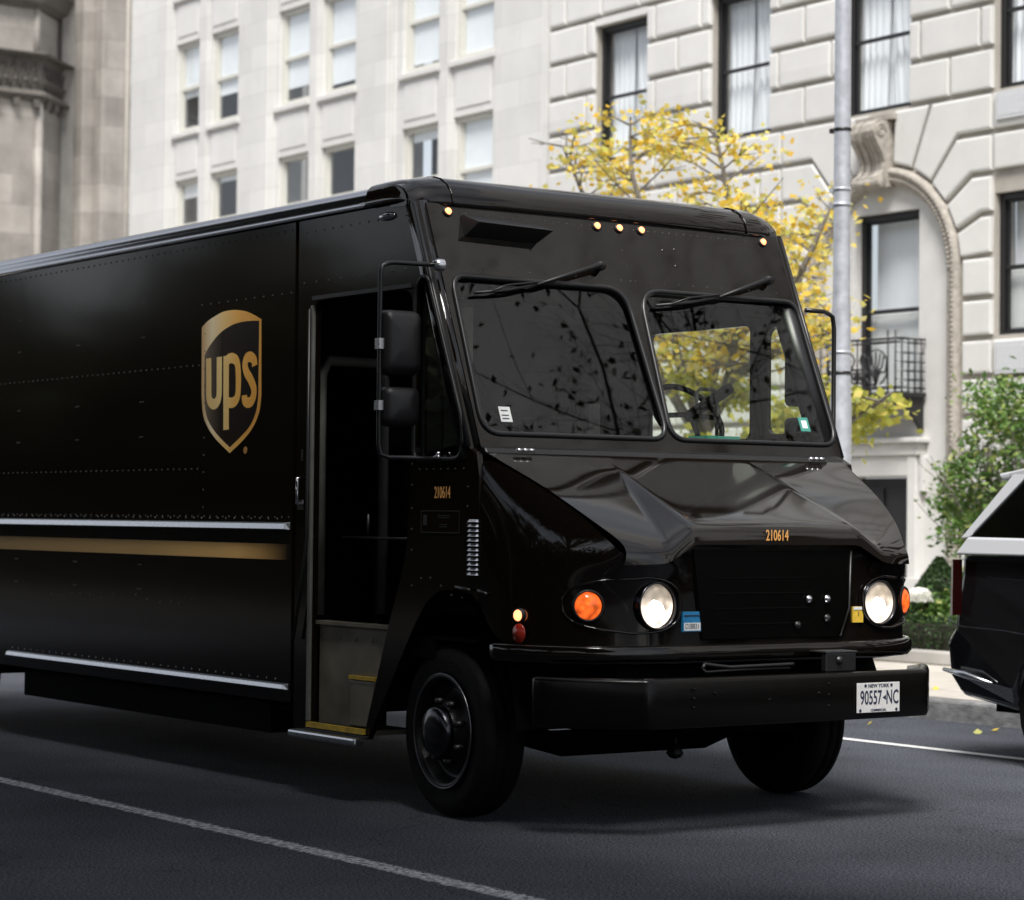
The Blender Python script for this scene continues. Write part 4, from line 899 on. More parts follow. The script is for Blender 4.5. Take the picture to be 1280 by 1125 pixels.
# ================================================================== SMOOTH LIMESTONE BUILDING
def make_smooth():
    T=thing('apartment_building','tall smooth pale limestone building with twin cream sash windows in shallow vertical recesses','building')
    X0,X1=-29.2,-16.70; top=15.6
    strips=[(-27.83,-25.12),(-24.28,-21.45),(-20.66,-17.80)]
    wins=[[(-27.60,-26.76),(-26.33,-25.39)],[(-24.05,-23.08),(-22.68,-21.68)],[(-20.34,-19.37),(-18.96,-17.96)]]
    b=MB(); edges=[X0]+[e for s in strips for e in s]+[X1-.004]
    for k in range(0,len(edges),2): b.box(edges[k],edges[k+1],12.0,12.6,-.1,top)
    for s0,s1 in strips:   # stepped reveals
        b.box(s0-.001,s0+.07,12.025,12.59,-.1,top); b.box(s0+.07,s0+.14,12.05,12.58,-.1,top)
        b.box(s1-.07,s1+.001,12.025,12.59,-.1,top); b.box(s1-.14,s1-.07,12.05,12.58,-.1,top)
    b.box(X0-.0,X1-.01,11.985,12.595,-.1,1.1)
    b.build('wall','lime_smooth',T,bevel=.006)
    sills=[8.0+2.37*k for k in range(-3,3)]
    for (s0,s1),ws in zip(strips,wins):
        holes=[[(a,z),(c,z),(c,z+1.56),(a,z+1.56)] for a,c in ws for z in sills]
        plate('recess_wall',[(s0+.13,-.1),(s0+.13,top),(s1-.13,top),(s1-.13,-.1)],holes,.22,lambda x,z,e:(x,12.185+e,z),'lime_smooth',T)
        m0,m1=ws[0][1]+.10,ws[1][0]-.10
        MB().box(m0,m1,12.035,12.08,-.1,top-.02).box(m0-.05,m1+.05,12.055,12.079,-.1,top-.02).build('mullion_pier','lime_smooth',T)
        for a,c in ws:
            for z in sills:
                MB().box(a+.06,c-.06,12.06,12.08,z-.70,z-.16).build('spandrel_panel','lime_block',T,bevel=.012)
        for wi,(a,c) in enumerate(ws):
            for zi,z in enumerate(sills):
                f=MB(); y=12.14; fr=.075
                f.box(a,a+fr,y,y+.1,z,z+1.56); f.box(c-fr,c,y,y+.1,z,z+1.56); f.box(a+fr,c-fr,y,y+.1,z+1.56-fr,z+1.56); f.box(a+fr,c-fr,y,y+.1,z,z+.09)
                zm=z+.77; f.box(a+fr,c-fr,y+.01,y+.06,zm-.03,zm+.03)
                for x in (a+fr,c-fr-.035): f.box(x,x+.035,y+.03,y+.07,z+.09,z+1.56-fr)
                W=f.build('window','cream_win',T,bevel=.006); MB().box(a-.07,c+.07,12.01,12.10,z-.085,z-.002).build('sill','lime_trim',W,bevel=.01)
                MB().add([(a,y+.05,z),(c,y+.05,z),(c,y+.05,z+1.56),(a,y+.05,z+1.56)],[(0,1,2,3)]).build('pane','glass_b',W)
                MB().box(a-.2,c+.2,y+.6,y+.65,z-.1,z+1.7).build('dark_room','room',W)
                low={3:1.0,4:1.0,5:1.0}.get(zi,0)
                if zi==3: d=[.62,.50,.30,.18,.14,.05][strips.index((s0,s1))*2+wi]
                elif zi>3: d=.1
                else: d=[1.25,1.4,1.5,1.45,1.35,.35][strips.index((s0,s1))*2+wi]
                MB().box(a+.05,c-.05,y+.075,y+.08,z+1.56*.0+d,z+1.5).build('sky_reflection_panel','pane_sky',W) if d<1.45 else None  # white panel behind the glass imitates mirrored sky
    MB().box(X0,X1,11.8,12.5,top,top+.3).build('cornice','lime_trim',T,bevel=.05)
    MB().tube([(X0-.06,11.96,0),(X0-.06,11.96,top)],.035,10).build('downpipe','lime_joint',T)
    settle(T,(-23,12,0))
make_smooth()
# ================================================================== CHURCH
def make_church():
    T=thing('church','weathered brown stone church with polygonal turret and dark carved string course','church')
    cx,cy=-33.75,10.8
    def octa(r,z0,z1,y=None,r1=None):
        k=r/math.cos(R(22.5)); k1=(r1 or r)/math.cos(R(22.5)); b=MB()
        vs=[(cx+kk*math.cos(R(22.5+45*i)),cy+kk*math.sin(R(22.5+45*i)),z) for kk,z in ((k,z0),(k1,z1)) for i in range(8)]
        return b.add(vs,[(i,(i+1)%8,8+(i+1)%8,8+i) for i in range(8)]+[tuple(range(8))[::-1],tuple(range(8,16))])
    b=MB()
    def ad(o): b.add(o.v,o.f)
    ad(octa(1.75,-.1,9.15)); ad(octa(1.72,9.15,9.95)); ad(octa(1.66,9.95,10.9)); ad(octa(1.5,11.5,16))
    # corner ribs on the turret
    for i in range(8):
        a=R(22.5+45*i); k=1.75/math.cos(R(22.5))-.03; x,y=cx+k*math.cos(a),cy+k*math.sin(a)
        b.tube([(x,y,-.1),(x,y,9.2)],.085,6); b.tube([(x-.09*math.cos(a),y-.09*math.sin(a),9.9),(x-.09*math.cos(a),y-.09*math.sin(a),11)],.075,6)
    b.build('turret','brownstone',T)
    c=MB()
    def ac(o): c.add(o.v,o.f)
    ac(octa(1.80,9.86,9.93)); ac(octa(1.93,9.93,9.97,r1=1.97)); ac(octa(1.97,9.97,10.03,r1=1.78))
    ac(octa(1.78,9.30,9.86)); ac(octa(1.80,9.10,9.2,r1=1.90)); ac(octa(1.90,9.2,9.30,r1=1.82))
    ac(octa(1.72,10.85,10.95,r1=1.85)); ac(octa(1.85,10.95,11.2,r1=1.92)); ac(octa(1.95,11.2,11.3)); ac(octa(1.95,11.3,11.5,r1=1.6))
    # carved foliate motifs: a row of small pointed tracery on each facet
    for i in range(8):
        a=R(45*i); n=Vector((math.cos(a),math.sin(a),0)); t=Vector((-n.y,n.x,0)); base=Vector((cx,cy,0))+n*1.80
        for q in range(-3,4):
            p=base+t*q*.20
            for s in (-1,1):
                pts=[p+t*s*.085+Vector((0,0,9.34)),p+t*s*.09+Vector((0,0,9.5)),p+t*s*.05+Vector((0,0,9.66)),p+Vector((0,0,9.80))]
                c.tube(pts,.018,5)
            c.rivet(p+Vector((0,0,9.48)),n,.055)
            c.rivet(p+Vector((0,0,9.40)),n,.03)
        for q in range(-3,4,2):
            p=base+t*q*.2+n*.02; c.add(*[(lambda P:( [tuple(v) for v in P],[(0,3,2,1),(4,5,6,7),(0,1,5,4),(1,2,6,5),(2,3,7,6),(3,0,4,7)]))([p+t*dx+n*dn+Vector((0,0,z)) for z in (8.98,9.12) for dx,dn in ((-.06,-.05),(.06,-.05),(.06,.07),(-.06,.07))])][0])
    c.build('string_course','church_dark',T)
    # recessed wall and buttress beside the turret
    MB().box(-36,-32.75,12.3,18,-.1,17).build('nave_wall','grey_stone',T)
    b=MB(); b.box(-33.5,-32.0,12.78,13.9,-.1,17); b.box(-33.5,-31.9,12.70,14.0,-.1,6.5) if 0 else None
    b.box(-33.4,-32.35,12.55,12.79,-.1,16); b.build('buttress','brownstone',T,bevel=.02)
    MB().box(-40,-35.0,9.6,12,-.1,14).build('front_wall','brownstone',T)
    settle(T,(-33.75,10.8,0))
make_church()
# next building along the avenue (seen in reflections)
def make_east():
    T=thing('apartment_building','plain warm limestone building further right along the avenue, seen only as a reflection','building')
    holes=[]; 
    for i in range(11):
        for k in range(5):
            x=-1.6+i*2.6; z=1.3+k*3.2
            if x<27 and not (5<x<21 and k>1): holes.append([(x,z),(x+1.1,z),(x+1.1,z+2),(x,z+2)])
    plate('wall',[(-2.90,-.1),(-2.90,27),(13,27),(13,18.5),(27,18.5),(27,-.1)],holes,.3,lambda x,z,e:(x,12.4+e,z),'lime_smooth',T)
    MB().box(-2.90,27,12.20,12.245,0,5.0).build('added_dark_base','darkbase',T)  # dark band added out of view so the van's front mirrors black
    for h in holes:
        (a,z0),(c,_),(_,z1),_q=h
        f=MB(); f.box(a,a+.06,12.4,12.48,z0,z1); f.box(c-.06,c,12.4,12.48,z0,z1); f.box(a+.06,c-.06,12.4,12.48,z1-.06,z1); f.box(a+.06,c-.06,12.4,12.48,z0,z0+.06); f.box(a+.06,c-.06,12.42,12.46,(z0+z1)/2-.03,(z0+z1)/2+.03)
        W=f.build('window','black_win',T); MB().box(a,c,12.50,12.52,z0,z1).build('pane','room',W)
    settle(T,(12,12.4,0))
make_east()
# ================================================================== GROUND
def asphalt():
    m=mat('asphalt',(.05,.05,.053),.95,spec=.06); n,l,b=nodes(m); tc=n.new('ShaderNodeTexCoord')
    a=n.new('ShaderNodeTexNoise'); a.inputs['Scale'].default_value=85; a.inputs['Detail'].default_value=5; a.inputs['Roughness'].default_value=.7; l.new(tc.outputs['Object'],a.inputs[0])
    c=n.new('ShaderNodeTexNoise'); c.inputs['Scale'].default_value=.9; c.inputs['Detail'].default_value=7; l.new(tc.outputs['Object'],c.inputs[0])
    v=n.new('ShaderNodeTexVoronoi'); v.inputs['Scale'].default_value=95; l.new(tc.outputs['Object'],v.inputs[0])
    r=n.new('ShaderNodeMapRange'); r.inputs[1].default_value=.36;r.inputs[2].default_value=.66;r.inputs[3].default_value=.05;r.inputs[4].default_value=1.95; l.new(a.outputs['Fac'],r.inputs[0])
    r2=n.new('ShaderNodeMapRange'); r2.inputs[1].default_value=.3;r2.inputs[2].default_value=.7;r2.inputs[3].default_value=.76;r2.inputs[4].default_value=1.2; l.new(c.outputs['Fac'],r2.inputs[0])
    mu=n.new('ShaderNodeMath');mu.operation='MULTIPLY';l.new(r.outputs[0],mu.inputs[0]);l.new(r2.outputs[0],mu.inputs[1])
    s=n.new('ShaderNodeVectorMath');s.operation='SCALE';s.inputs[0].default_value=ASPH;l.new(mu.outputs[0],s.inputs['Scale']);l.new(s.outputs[0],b.inputs['Base Color'])
    vc=n.new('ShaderNodeTexVoronoi'); vc.feature='DISTANCE_TO_EDGE'; vc.inputs['Scale'].default_value=.42
    wn_=n.new('ShaderNodeTexNoise'); wn_.inputs['Scale'].default_value=2.5; wn_.inputs['Detail'].default_value=6; l.new(tc.outputs['Object'],wn_.inputs[0])
    vm_=n.new('ShaderNodeVectorMath'); vm_.operation='MULTIPLY_ADD'; vm_.inputs[1].default_value=(.9,.9,.9); l.new(wn_.outputs['Color'],vm_.inputs[0]); l.new(tc.outputs['Object'],vm_.inputs[2]); l.new(vm_.outputs[0],vc.inputs['Vector'])
    cr_=n.new('ShaderNodeMapRange'); cr_.inputs[1].default_value=.0; cr_.inputs[2].default_value=.006; cr_.inputs[3].default_value=.68; cr_.inputs[4].default_value=1; l.new(vc.outputs['Distance'],cr_.inputs[0])
    pn=n.new('ShaderNodeTexNoise'); pn.inputs['Scale'].default_value=.35; pn.inputs['Detail'].default_value=2; mpn=n.new('ShaderNodeMapping'); mpn.inputs['Scale'].default_value=(.35,1.6,1); l.new(tc.outputs['Object'],mpn.inputs[0]); l.new(mpn.outputs[0],pn.inputs[0])
    pr_=n.new('ShaderNodeMapRange'); pr_.inputs[1].default_value=.35; pr_.inputs[2].default_value=.65; pr_.inputs[3].default_value=.84; pr_.inputs[4].default_value=1.14; l.new(pn.outputs['Fac'],pr_.inputs[0])
    m2=n.new('ShaderNodeMath'); m2.operation='MULTIPLY'; l.new(mu.outputs[0],m2.inputs[0]); l.new(cr_.outputs[0],m2.inputs[1]); m3_=n.new('ShaderNodeMath'); m3_.operation='MULTIPLY'; l.new(m2.outputs[0],m3_.inputs[0]); l.new(pr_.outputs[0],m3_.inputs[1]); l.new(m3_.outputs[0],s.inputs['Scale'])
    bp=n.new('ShaderNodeBump');bp.inputs['Strength'].default_value=.8;bp.inputs['Distance'].default_value=.012;l.new(v.outputs['Distance'],bp.inputs['Height']);l.new(bp.outputs[0],b.inputs['Normal']);return m
ASPH=(.080,.086,.101)
asphalt()
def linepaint(name,col,wear):
    m=mat(name,col,.7); n,l,b=nodes(m); tc=n.new('ShaderNodeTexCoord'); mp=n.new('ShaderNodeMapping'); mp.inputs['Scale'].default_value=(1,.35,1); l.new(tc.outputs['Object'],mp.inputs[0])
    a=n.new('ShaderNodeTexNoise'); a.inputs['Scale'].default_value=75; a.inputs['Detail'].default_value=5; a.inputs['Roughness'].default_value=.75; l.new(mp.outputs[0],a.inputs[0])
    r=n.new('ShaderNodeMapRange'); r.inputs[1].default_value=wear-.06; r.inputs[2].default_value=wear+.06; l.new(a.outputs['Fac'],r.inputs[0])
    # ragged edges: less paint towards the long sides of the line (local Y is 0 on the centre line)
    sp=n.new('ShaderNodeSeparateXYZ'); l.new(tc.outputs['Object'],sp.inputs[0]); ab=n.new('ShaderNodeMath'); ab.operation='ABSOLUTE'; l.new(sp.outputs['Y'],ab.inputs[0])
    e=n.new('ShaderNodeMapRange'); e.inputs[1].default_value=.04; e.inputs[2].default_value=.085; e.inputs[3].default_value=0; e.inputs[4].default_value=.22; l.new(ab.outputs[0],e.inputs[0])
    sb=n.new('ShaderNodeMath'); sb.operation='SUBTRACT'; l.new(a.outputs['Fac'],sb.inputs[0]); l.new(e.outputs[0],sb.inputs[1]); l.new(sb.outputs[0],r.inputs[0])
    t=n.new('ShaderNodeBsdfTransparent'); mx=n.new('ShaderNodeMixShader'); l.new(r.outputs[0],mx.inputs[0]); l.new(t.outputs[0],mx.inputs[1]); l.new(b.outputs[0],mx.inputs[2]); l.new(mx.outputs[0],n['Material Output'].inputs[0]); return m
M['line']=linepaint('worn_white_line',(.55,.56,.58),.48); M['line2']=linepaint('white_edge_line',(.62,.62,.62),.36)
m=MATS['asphalt']
tag(MB().box(-140,140,-9.0,5.06,-.3,0).build('road',m),kind='structure')
tag(MB().box(-300,300,-300,300,-.8,-.31).build('ground','concrete'),kind='structure')
o=tag(MB().add([(-60,-.085,0),(30,-.085,0),(30,.085,0),(-60,.085,0)],[(0,1,2,3)]).build('lane_marking','line'),kind='structure'); o.location=(0,-2.24,.004)
o=tag(MB().add([(-60,-.05,0),(30,-.05,0),(30,.05,0),(-60,.05,0)],[(0,1,2,3)]).build('edge_marking','line2'),kind='structure'); o.location=(0,3.42,.004)
def paving():
    m=mat('sidewalk_paving',(.46,.43,.385),.85,spec=.2); n,l,b=nodes(m); tc=n.new('ShaderNodeTexCoord')
    br=n.new('ShaderNodeTexBrick'); br.offset=0; br.inputs['Scale'].default_value=1; br.inputs['Brick Width'].default_value=1.5; br.inputs['Row Height'].default_value=1.45; br.inputs['Mortar Size'].default_value=.012
    br.inputs['Color1'].default_value=(.44,.41,.365,1); br.inputs['Color2'].default_value=(.50,.465,.42,1); br.inputs['Mortar'].default_value=(.27,.25,.22,1); l.new(tc.outputs['Object'],br.inputs[0])
    a=n.new('ShaderNodeTexNoise'); a.inputs['Scale'].default_value=6; a.inputs['Detail'].default_value=9; a.inputs['Roughness'].default_value=.7; l.new(tc.outputs['Object'],a.inputs[0])
    r=n.new('ShaderNodeMapRange'); r.inputs[1].default_value=.3;r.inputs[2].default_value=.7;r.inputs[3].default_value=.86;r.inputs[4].default_value=1.12; l.new(a.outputs['Fac'],r.inputs[0])
    s=n.new('ShaderNodeVectorMath');s.operation='SCALE';l.new(br.outputs['Color'],s.inputs[0]);l.new(r.outputs[0],s.inputs['Scale']);l.new(s.outputs[0],b.inputs['Base Color']);return m
pv=paving()
tag(MB().box(-140,60,5.24,12.3,-.25,.15).build('sidewalk',pv),kind='structure')
M['kerbm']=mat('granite_kerb',(.17,.17,.17),.75,var=.45,vscale=9,bump=.25,bscale=60,stretch=(1,1,2.5))
tag(MB().box(-140,60,5.06,5.24,-.28,.148).build('kerb','kerbm',bevel=.02),kind='structure')
tag(MB().box(-140,140,-14,-9.1,-.25,.12).build('park_sidewalk','darkcobble'),kind='structure')
tag(MB().box(-140,140,-9.2,-9.0,-.28,.118).build('park_kerb','kerbm',bevel=.02),kind='structure')
# planter wall, hedge
P=MB().box(-16.3,-2.8,8.02,8.20,.152,.27).box(-16.3,-2.8,8.20,11.8,.155,.22)
tag(P.build('planter_wall','concrete',bevel=.015),'low rough grey planter wall in front of the clipped hedge','planter')
g=np.random.default_rng(5)
def hedge(name,label,box,n,size,m,cat='hedge',group=None,core=True):
    x0,x1,y0,y1,z0,z1=box; T=thing(name,label,cat,((x0+x1)/2,(y0+y1)/2,z0),group=group)
    p=np.stack([g.uniform(x0,x1,n),g.uniform(y0,y1,n),g.uniform(z0,z1,n)],1)
    # push towards the surface
    f=g.integers(0,3,n); j=g.normal(0,.02,n)
    p[f==0,2]=z1+j[f==0]; p[f==1,1]=y0+j[f==1]; k=(f==2)&(g.random(n)<.4); p[k,0]=x1+j[k]
    p[:,2]+= .02*np.sin(p[:,0]*7)+.015*np.sin(p[:,0]*17)
    leaves('foliage',p-np.array(T.location),size,m,T,seed=3,flat=1)
    MB().box(x0+.05-T.location.x,x1-.05-T.location.x,y0+.05-T.location.y,y1-.05-T.location.y,0,z1-z0-.06).build('branches','dark_bark',T)
    return T
hedge('hedge','low dark green clipped hedge behind the grey planter wall',(-16,-5.0,8.27,8.85,.20,.545),30000,.035,'leaf_box')
def cone(loc,r,h,label,n=9000):
    T=thing('topiary_bush',label,'bush',loc,group='clipped cone bushes by the entrance')
    z=g.uniform(0,1,n)**.8; rr_=r*np.sin(np.minimum(1,(1-z)*1.25+.05)*math.pi/2)*(.9+.12*g.random(n)); a=g.uniform(0,2*math.pi,n)
    p=np.stack([rr_*np.cos(a),rr_*np.sin(a),z*h],1); leaves('foliage',p,.038,'leaf_box',T,seed=9,flat=1)
    MB().lathe([(r*.85,0),(r*.8,h*.4),(r*.45,h*.75),(0,h*.9)],(0,0,0),'Z',16).build('branches','dark_bark',T); return T
cone((-6.30,9.15,.22),.34,.86,'dark clipped conical bush behind the hedge, left of the leafy magnolia')
cone((-5.72,9.2,.22),.28,.78,'dark clipped bush at the foot of the leafy magnolia')
# white hydrangea
T=thing('hydrangea','white rounded hydrangea bloom above the hedge beside the van','flower',(-5.90,8.62,.26))
c=g.normal(size=(2600,3)); c/=np.linalg.norm(c,axis=1)[:,None]; c[:,2]=np.abs(c[:,2])*.9-.1
leaves('bloom',c*np.array([.14,.12,.125])+np.array([-.04,-.1,.44]),.03,'petal',T,seed=4,flat=1,asp=.9)
MB().lathe([(.09,-.02),(.11,.03),(.08,.07),(0,.085)],(-.04,-.1,.47),'Z',14).build('flower_head','petal',T)
leaves('foliage',clumps(g,[(0,0,.30),(.15,0,.3),(-.15,0,.28),(.35,0,.3),(.25,.1,.38),(.05,0,.38)],240,.07,.8),.07,'leaf_green',T,seed=6)
# ================================================================== TREES
gr=random.Random(11)
def spread_pts(ells,n,gen,shell=.35):
    out=[]
    for (cx,cy,cz,rx,ry,rz,w) in ells:
        k=int(n*w); d=gen.normal(size=(k,3)); d/=np.linalg.norm(d,axis=1)[:,None]; r_=gen.uniform(shell,1,k)**.6
        out.append(np.array([cx,cy,cz])+d*r_[:,None]*np.array([rx,ry,rz]))
    return np.concatenate(out)
def yellow_tree():
    base=Vector((-7.75,7.3,.15))
    T=thing('street_tree','small street tree with bright yellow autumn leaves behind the van roof','tree',base)
    t=MB(); L=lambda *p:[tuple(Vector(q)-base) for q in p]
    t.tube(L((-7.75,7.3,.1),(-7.72,7.3,1.0),(-7.66,7.3,1.9),(-7.60,7.28,2.35)),[.115,.10,.09,.085],10)
    main=[((-7.60,7.28,2.3),(-7.9,7.2,3.1),(-8.0,7.1,3.9),(-8.3,7.0,4.7),(-8.35,7.0,5.3)),
          ((-7.60,7.28,2.3),(-7.35,7.3,3.0),(-7.25,7.4,3.8),(-7.4,7.4,4.6),(-7.45,7.3,5.1)),
          ((-7.63,7.28,2.1),(-7.0,7.1,2.7),(-6.7,6.95,3.2),(-6.5,6.8,3.7),(-6.4,6.75,4.1)),
          ((-7.62,7.28,2.2),(-8.3,7.3,2.9),(-8.8,7.25,3.7),(-9.2,7.1,4.6),(-9.45,7.0,5.15)),
          ((-7.68,7.28,1.7),(-6.8,7.2,2.0),(-6.0,7.1,2.15),(-5.2,7.0,2.3),(-4.75,7.0,2.5)),
          ((-7.0,7.1,2.7),(-6.4,7.2,2.95),(-5.9,7.25,3.05),(-5.5,7.2,3.1)),
          ((-7.63,7.28,2.1),(-7.9,8.0,2.8),(-7.8,8.6,3.6),(-7.7,8.9,4.4)),
          ((-8.3,7.3,2.9),(-8.9,7.6,3.2),(-9.6,7.7,3.4)),
          ((-7.35,7.3,3.0),(-6.8,7.7,3.6),(-6.5,7.9,4.3))]
    tips=[]
    for br in main:
        c=catmull(br,5); n=len(c); r0=.055; t.tube(L(*c),[r0*(1-.82*i/n) for i in range(n)],6)
        for i in range(3,n,1):
            for q in range(2):
                a=gr.uniform(0,6.28); l=gr.uniform(.35,.95)*(1.1-.4*i/n); d=Vector((math.cos(a),math.sin(a)*.8,gr.uniform(-.15,.65))).normalized()
                p0=c[i]; p1=p0+d*l*.5+Vector((0,0,.03)); p2=p0+d*l+Vector((0,0,gr.uniform(-.08,.12)))
                top=5.42-.465*max(0,p2.x+8.0)
                if p2.z>top or p2.z<1.75 or p2.x+1.06*p2.y>(2.2 if p2.z>2.5 else 2.9): continue
                t.tube(L(p0,p1,p2),[.012,.008,.004],4,caps=False); tips+= [p1*.4+p2*.6,p2,p1]
                for w in range(2):
                    a2=a+gr.uniform(-1,1); e=p1+Vector((math.cos(a2),math.sin(a2),gr.uniform(-.2,.5)))*l*.4
                    t.tube(L(p1,e),[.006,.003],4,caps=False); tips+= [e,(e+p1)/2]
    t.build('trunk','bark',T)
    gen=np.random.default_rng(21)
    tp=np.array([tuple(p-base) for p in tips])
    # outline of the crown: leaves only where the photo's crown is
    keep=[]
    for p in tp:
        x,y,z=p+np.array(base); p_y=y; top=5.42-.62*max(0,x+8.0)*.75 if x>-8.0 else 5.45
        keep.append(z<top+.05 and z>1.75 and x+1.06*p_y<(2.15 if z>2.5 else 2.85))
    tp=tp[np.array(keep)]
    tp=tp[tp[:,0]+base.x>-9.35]
    hi=tp[:,2]+base.z>2.75
    pts=clumps(gen,tp[hi],5,.14,.5); leaves('yellow_foliage',pts,.078,'leaf_yellow',T,seed=31,flat=.5,asp=.8,droop=.1)
    pts=clumps(gen,tp[~hi],8,.12,.45); leaves('green_yellow_foliage',pts,.095,'leaf_yg',T,seed=32,flat=.5,asp=.75,droop=.1)
    return T
yellow_tree()
def magnolia():
    base=Vector((-6.0,9.95,.22)); T=thing('magnolia','leafy green magnolia bush in front of the pale wall, behind the parked car','bush',base)
    t=MB(); tips=[]
    for k in range(9):
        a=gr.uniform(0,6.28); branchy(t,(0,0,0),(math.cos(a)*.5,math.sin(a)*.35,1.0),1.0,.035,2,gr,tips,spread=.75,up=.5)
    t.build('stems','bark',T); gen=np.random.default_rng(8)
    tp=np.array([tuple(p) for p in tips]); n=tp.shape[0]
    # fill an uneven pyramid of leaf sprays
    ex=[]
    while len(ex)<500:
        x,y,z=gen.uniform(-1.1,1.5),gen.uniform(-.6,.6),gen.uniform(.1,2.55)
        w=1.12-.30*abs(z-.9) if z>.9 else .95
        if x<0: w*= .85+.25*math.sin(z*5.3)
        if (x/w)**2+(y/.62)**2<1 and (abs(x)>w*.35 or gen.random()<.5): ex.append((x,y,z))
    leaves('foliage',clumps(gen,ex,30,.085,.8),.085,'leaf_green',T,seed=12,flat=.8,asp=.42,droop=-.15)
    return T
magnolia()
# ================================================================== LAMP POLE
T=thing('street_pole','grey galvanised steel street pole with metal bands, in front of the arched window','pole',(-3.87,5.6,.15))
MB().lathe([(.088,0),(.086,2.2),(.078,2.25),(.075,2.9),(.068,3.0),(.064,5.2),(.058,8.5),(0,8.5)],(0,0,0),'Z',20).build('shaft','galv',T)
for z,r_ in ((2.42,.083),(2.58,.081),(3.74,.073),(3.86,.072),(4.33,.072)):
    b=MB(); b.lathe([(r_-.01,-.012),(r_,-.012),(r_,.012),(r_-.01,.012)],(0,0,z),'Z',20); b.box(-.12,-.07,-.03,.0,z-.018,z+.018); b.build('band','steel' if z>4 or z<2.5 else 'galv',T)
MB().lathe([(.17,0),(.17,.04),(.12,.10),(.10,.25)],(0,0,0),'Z',16).build('base_flange','galv',T)
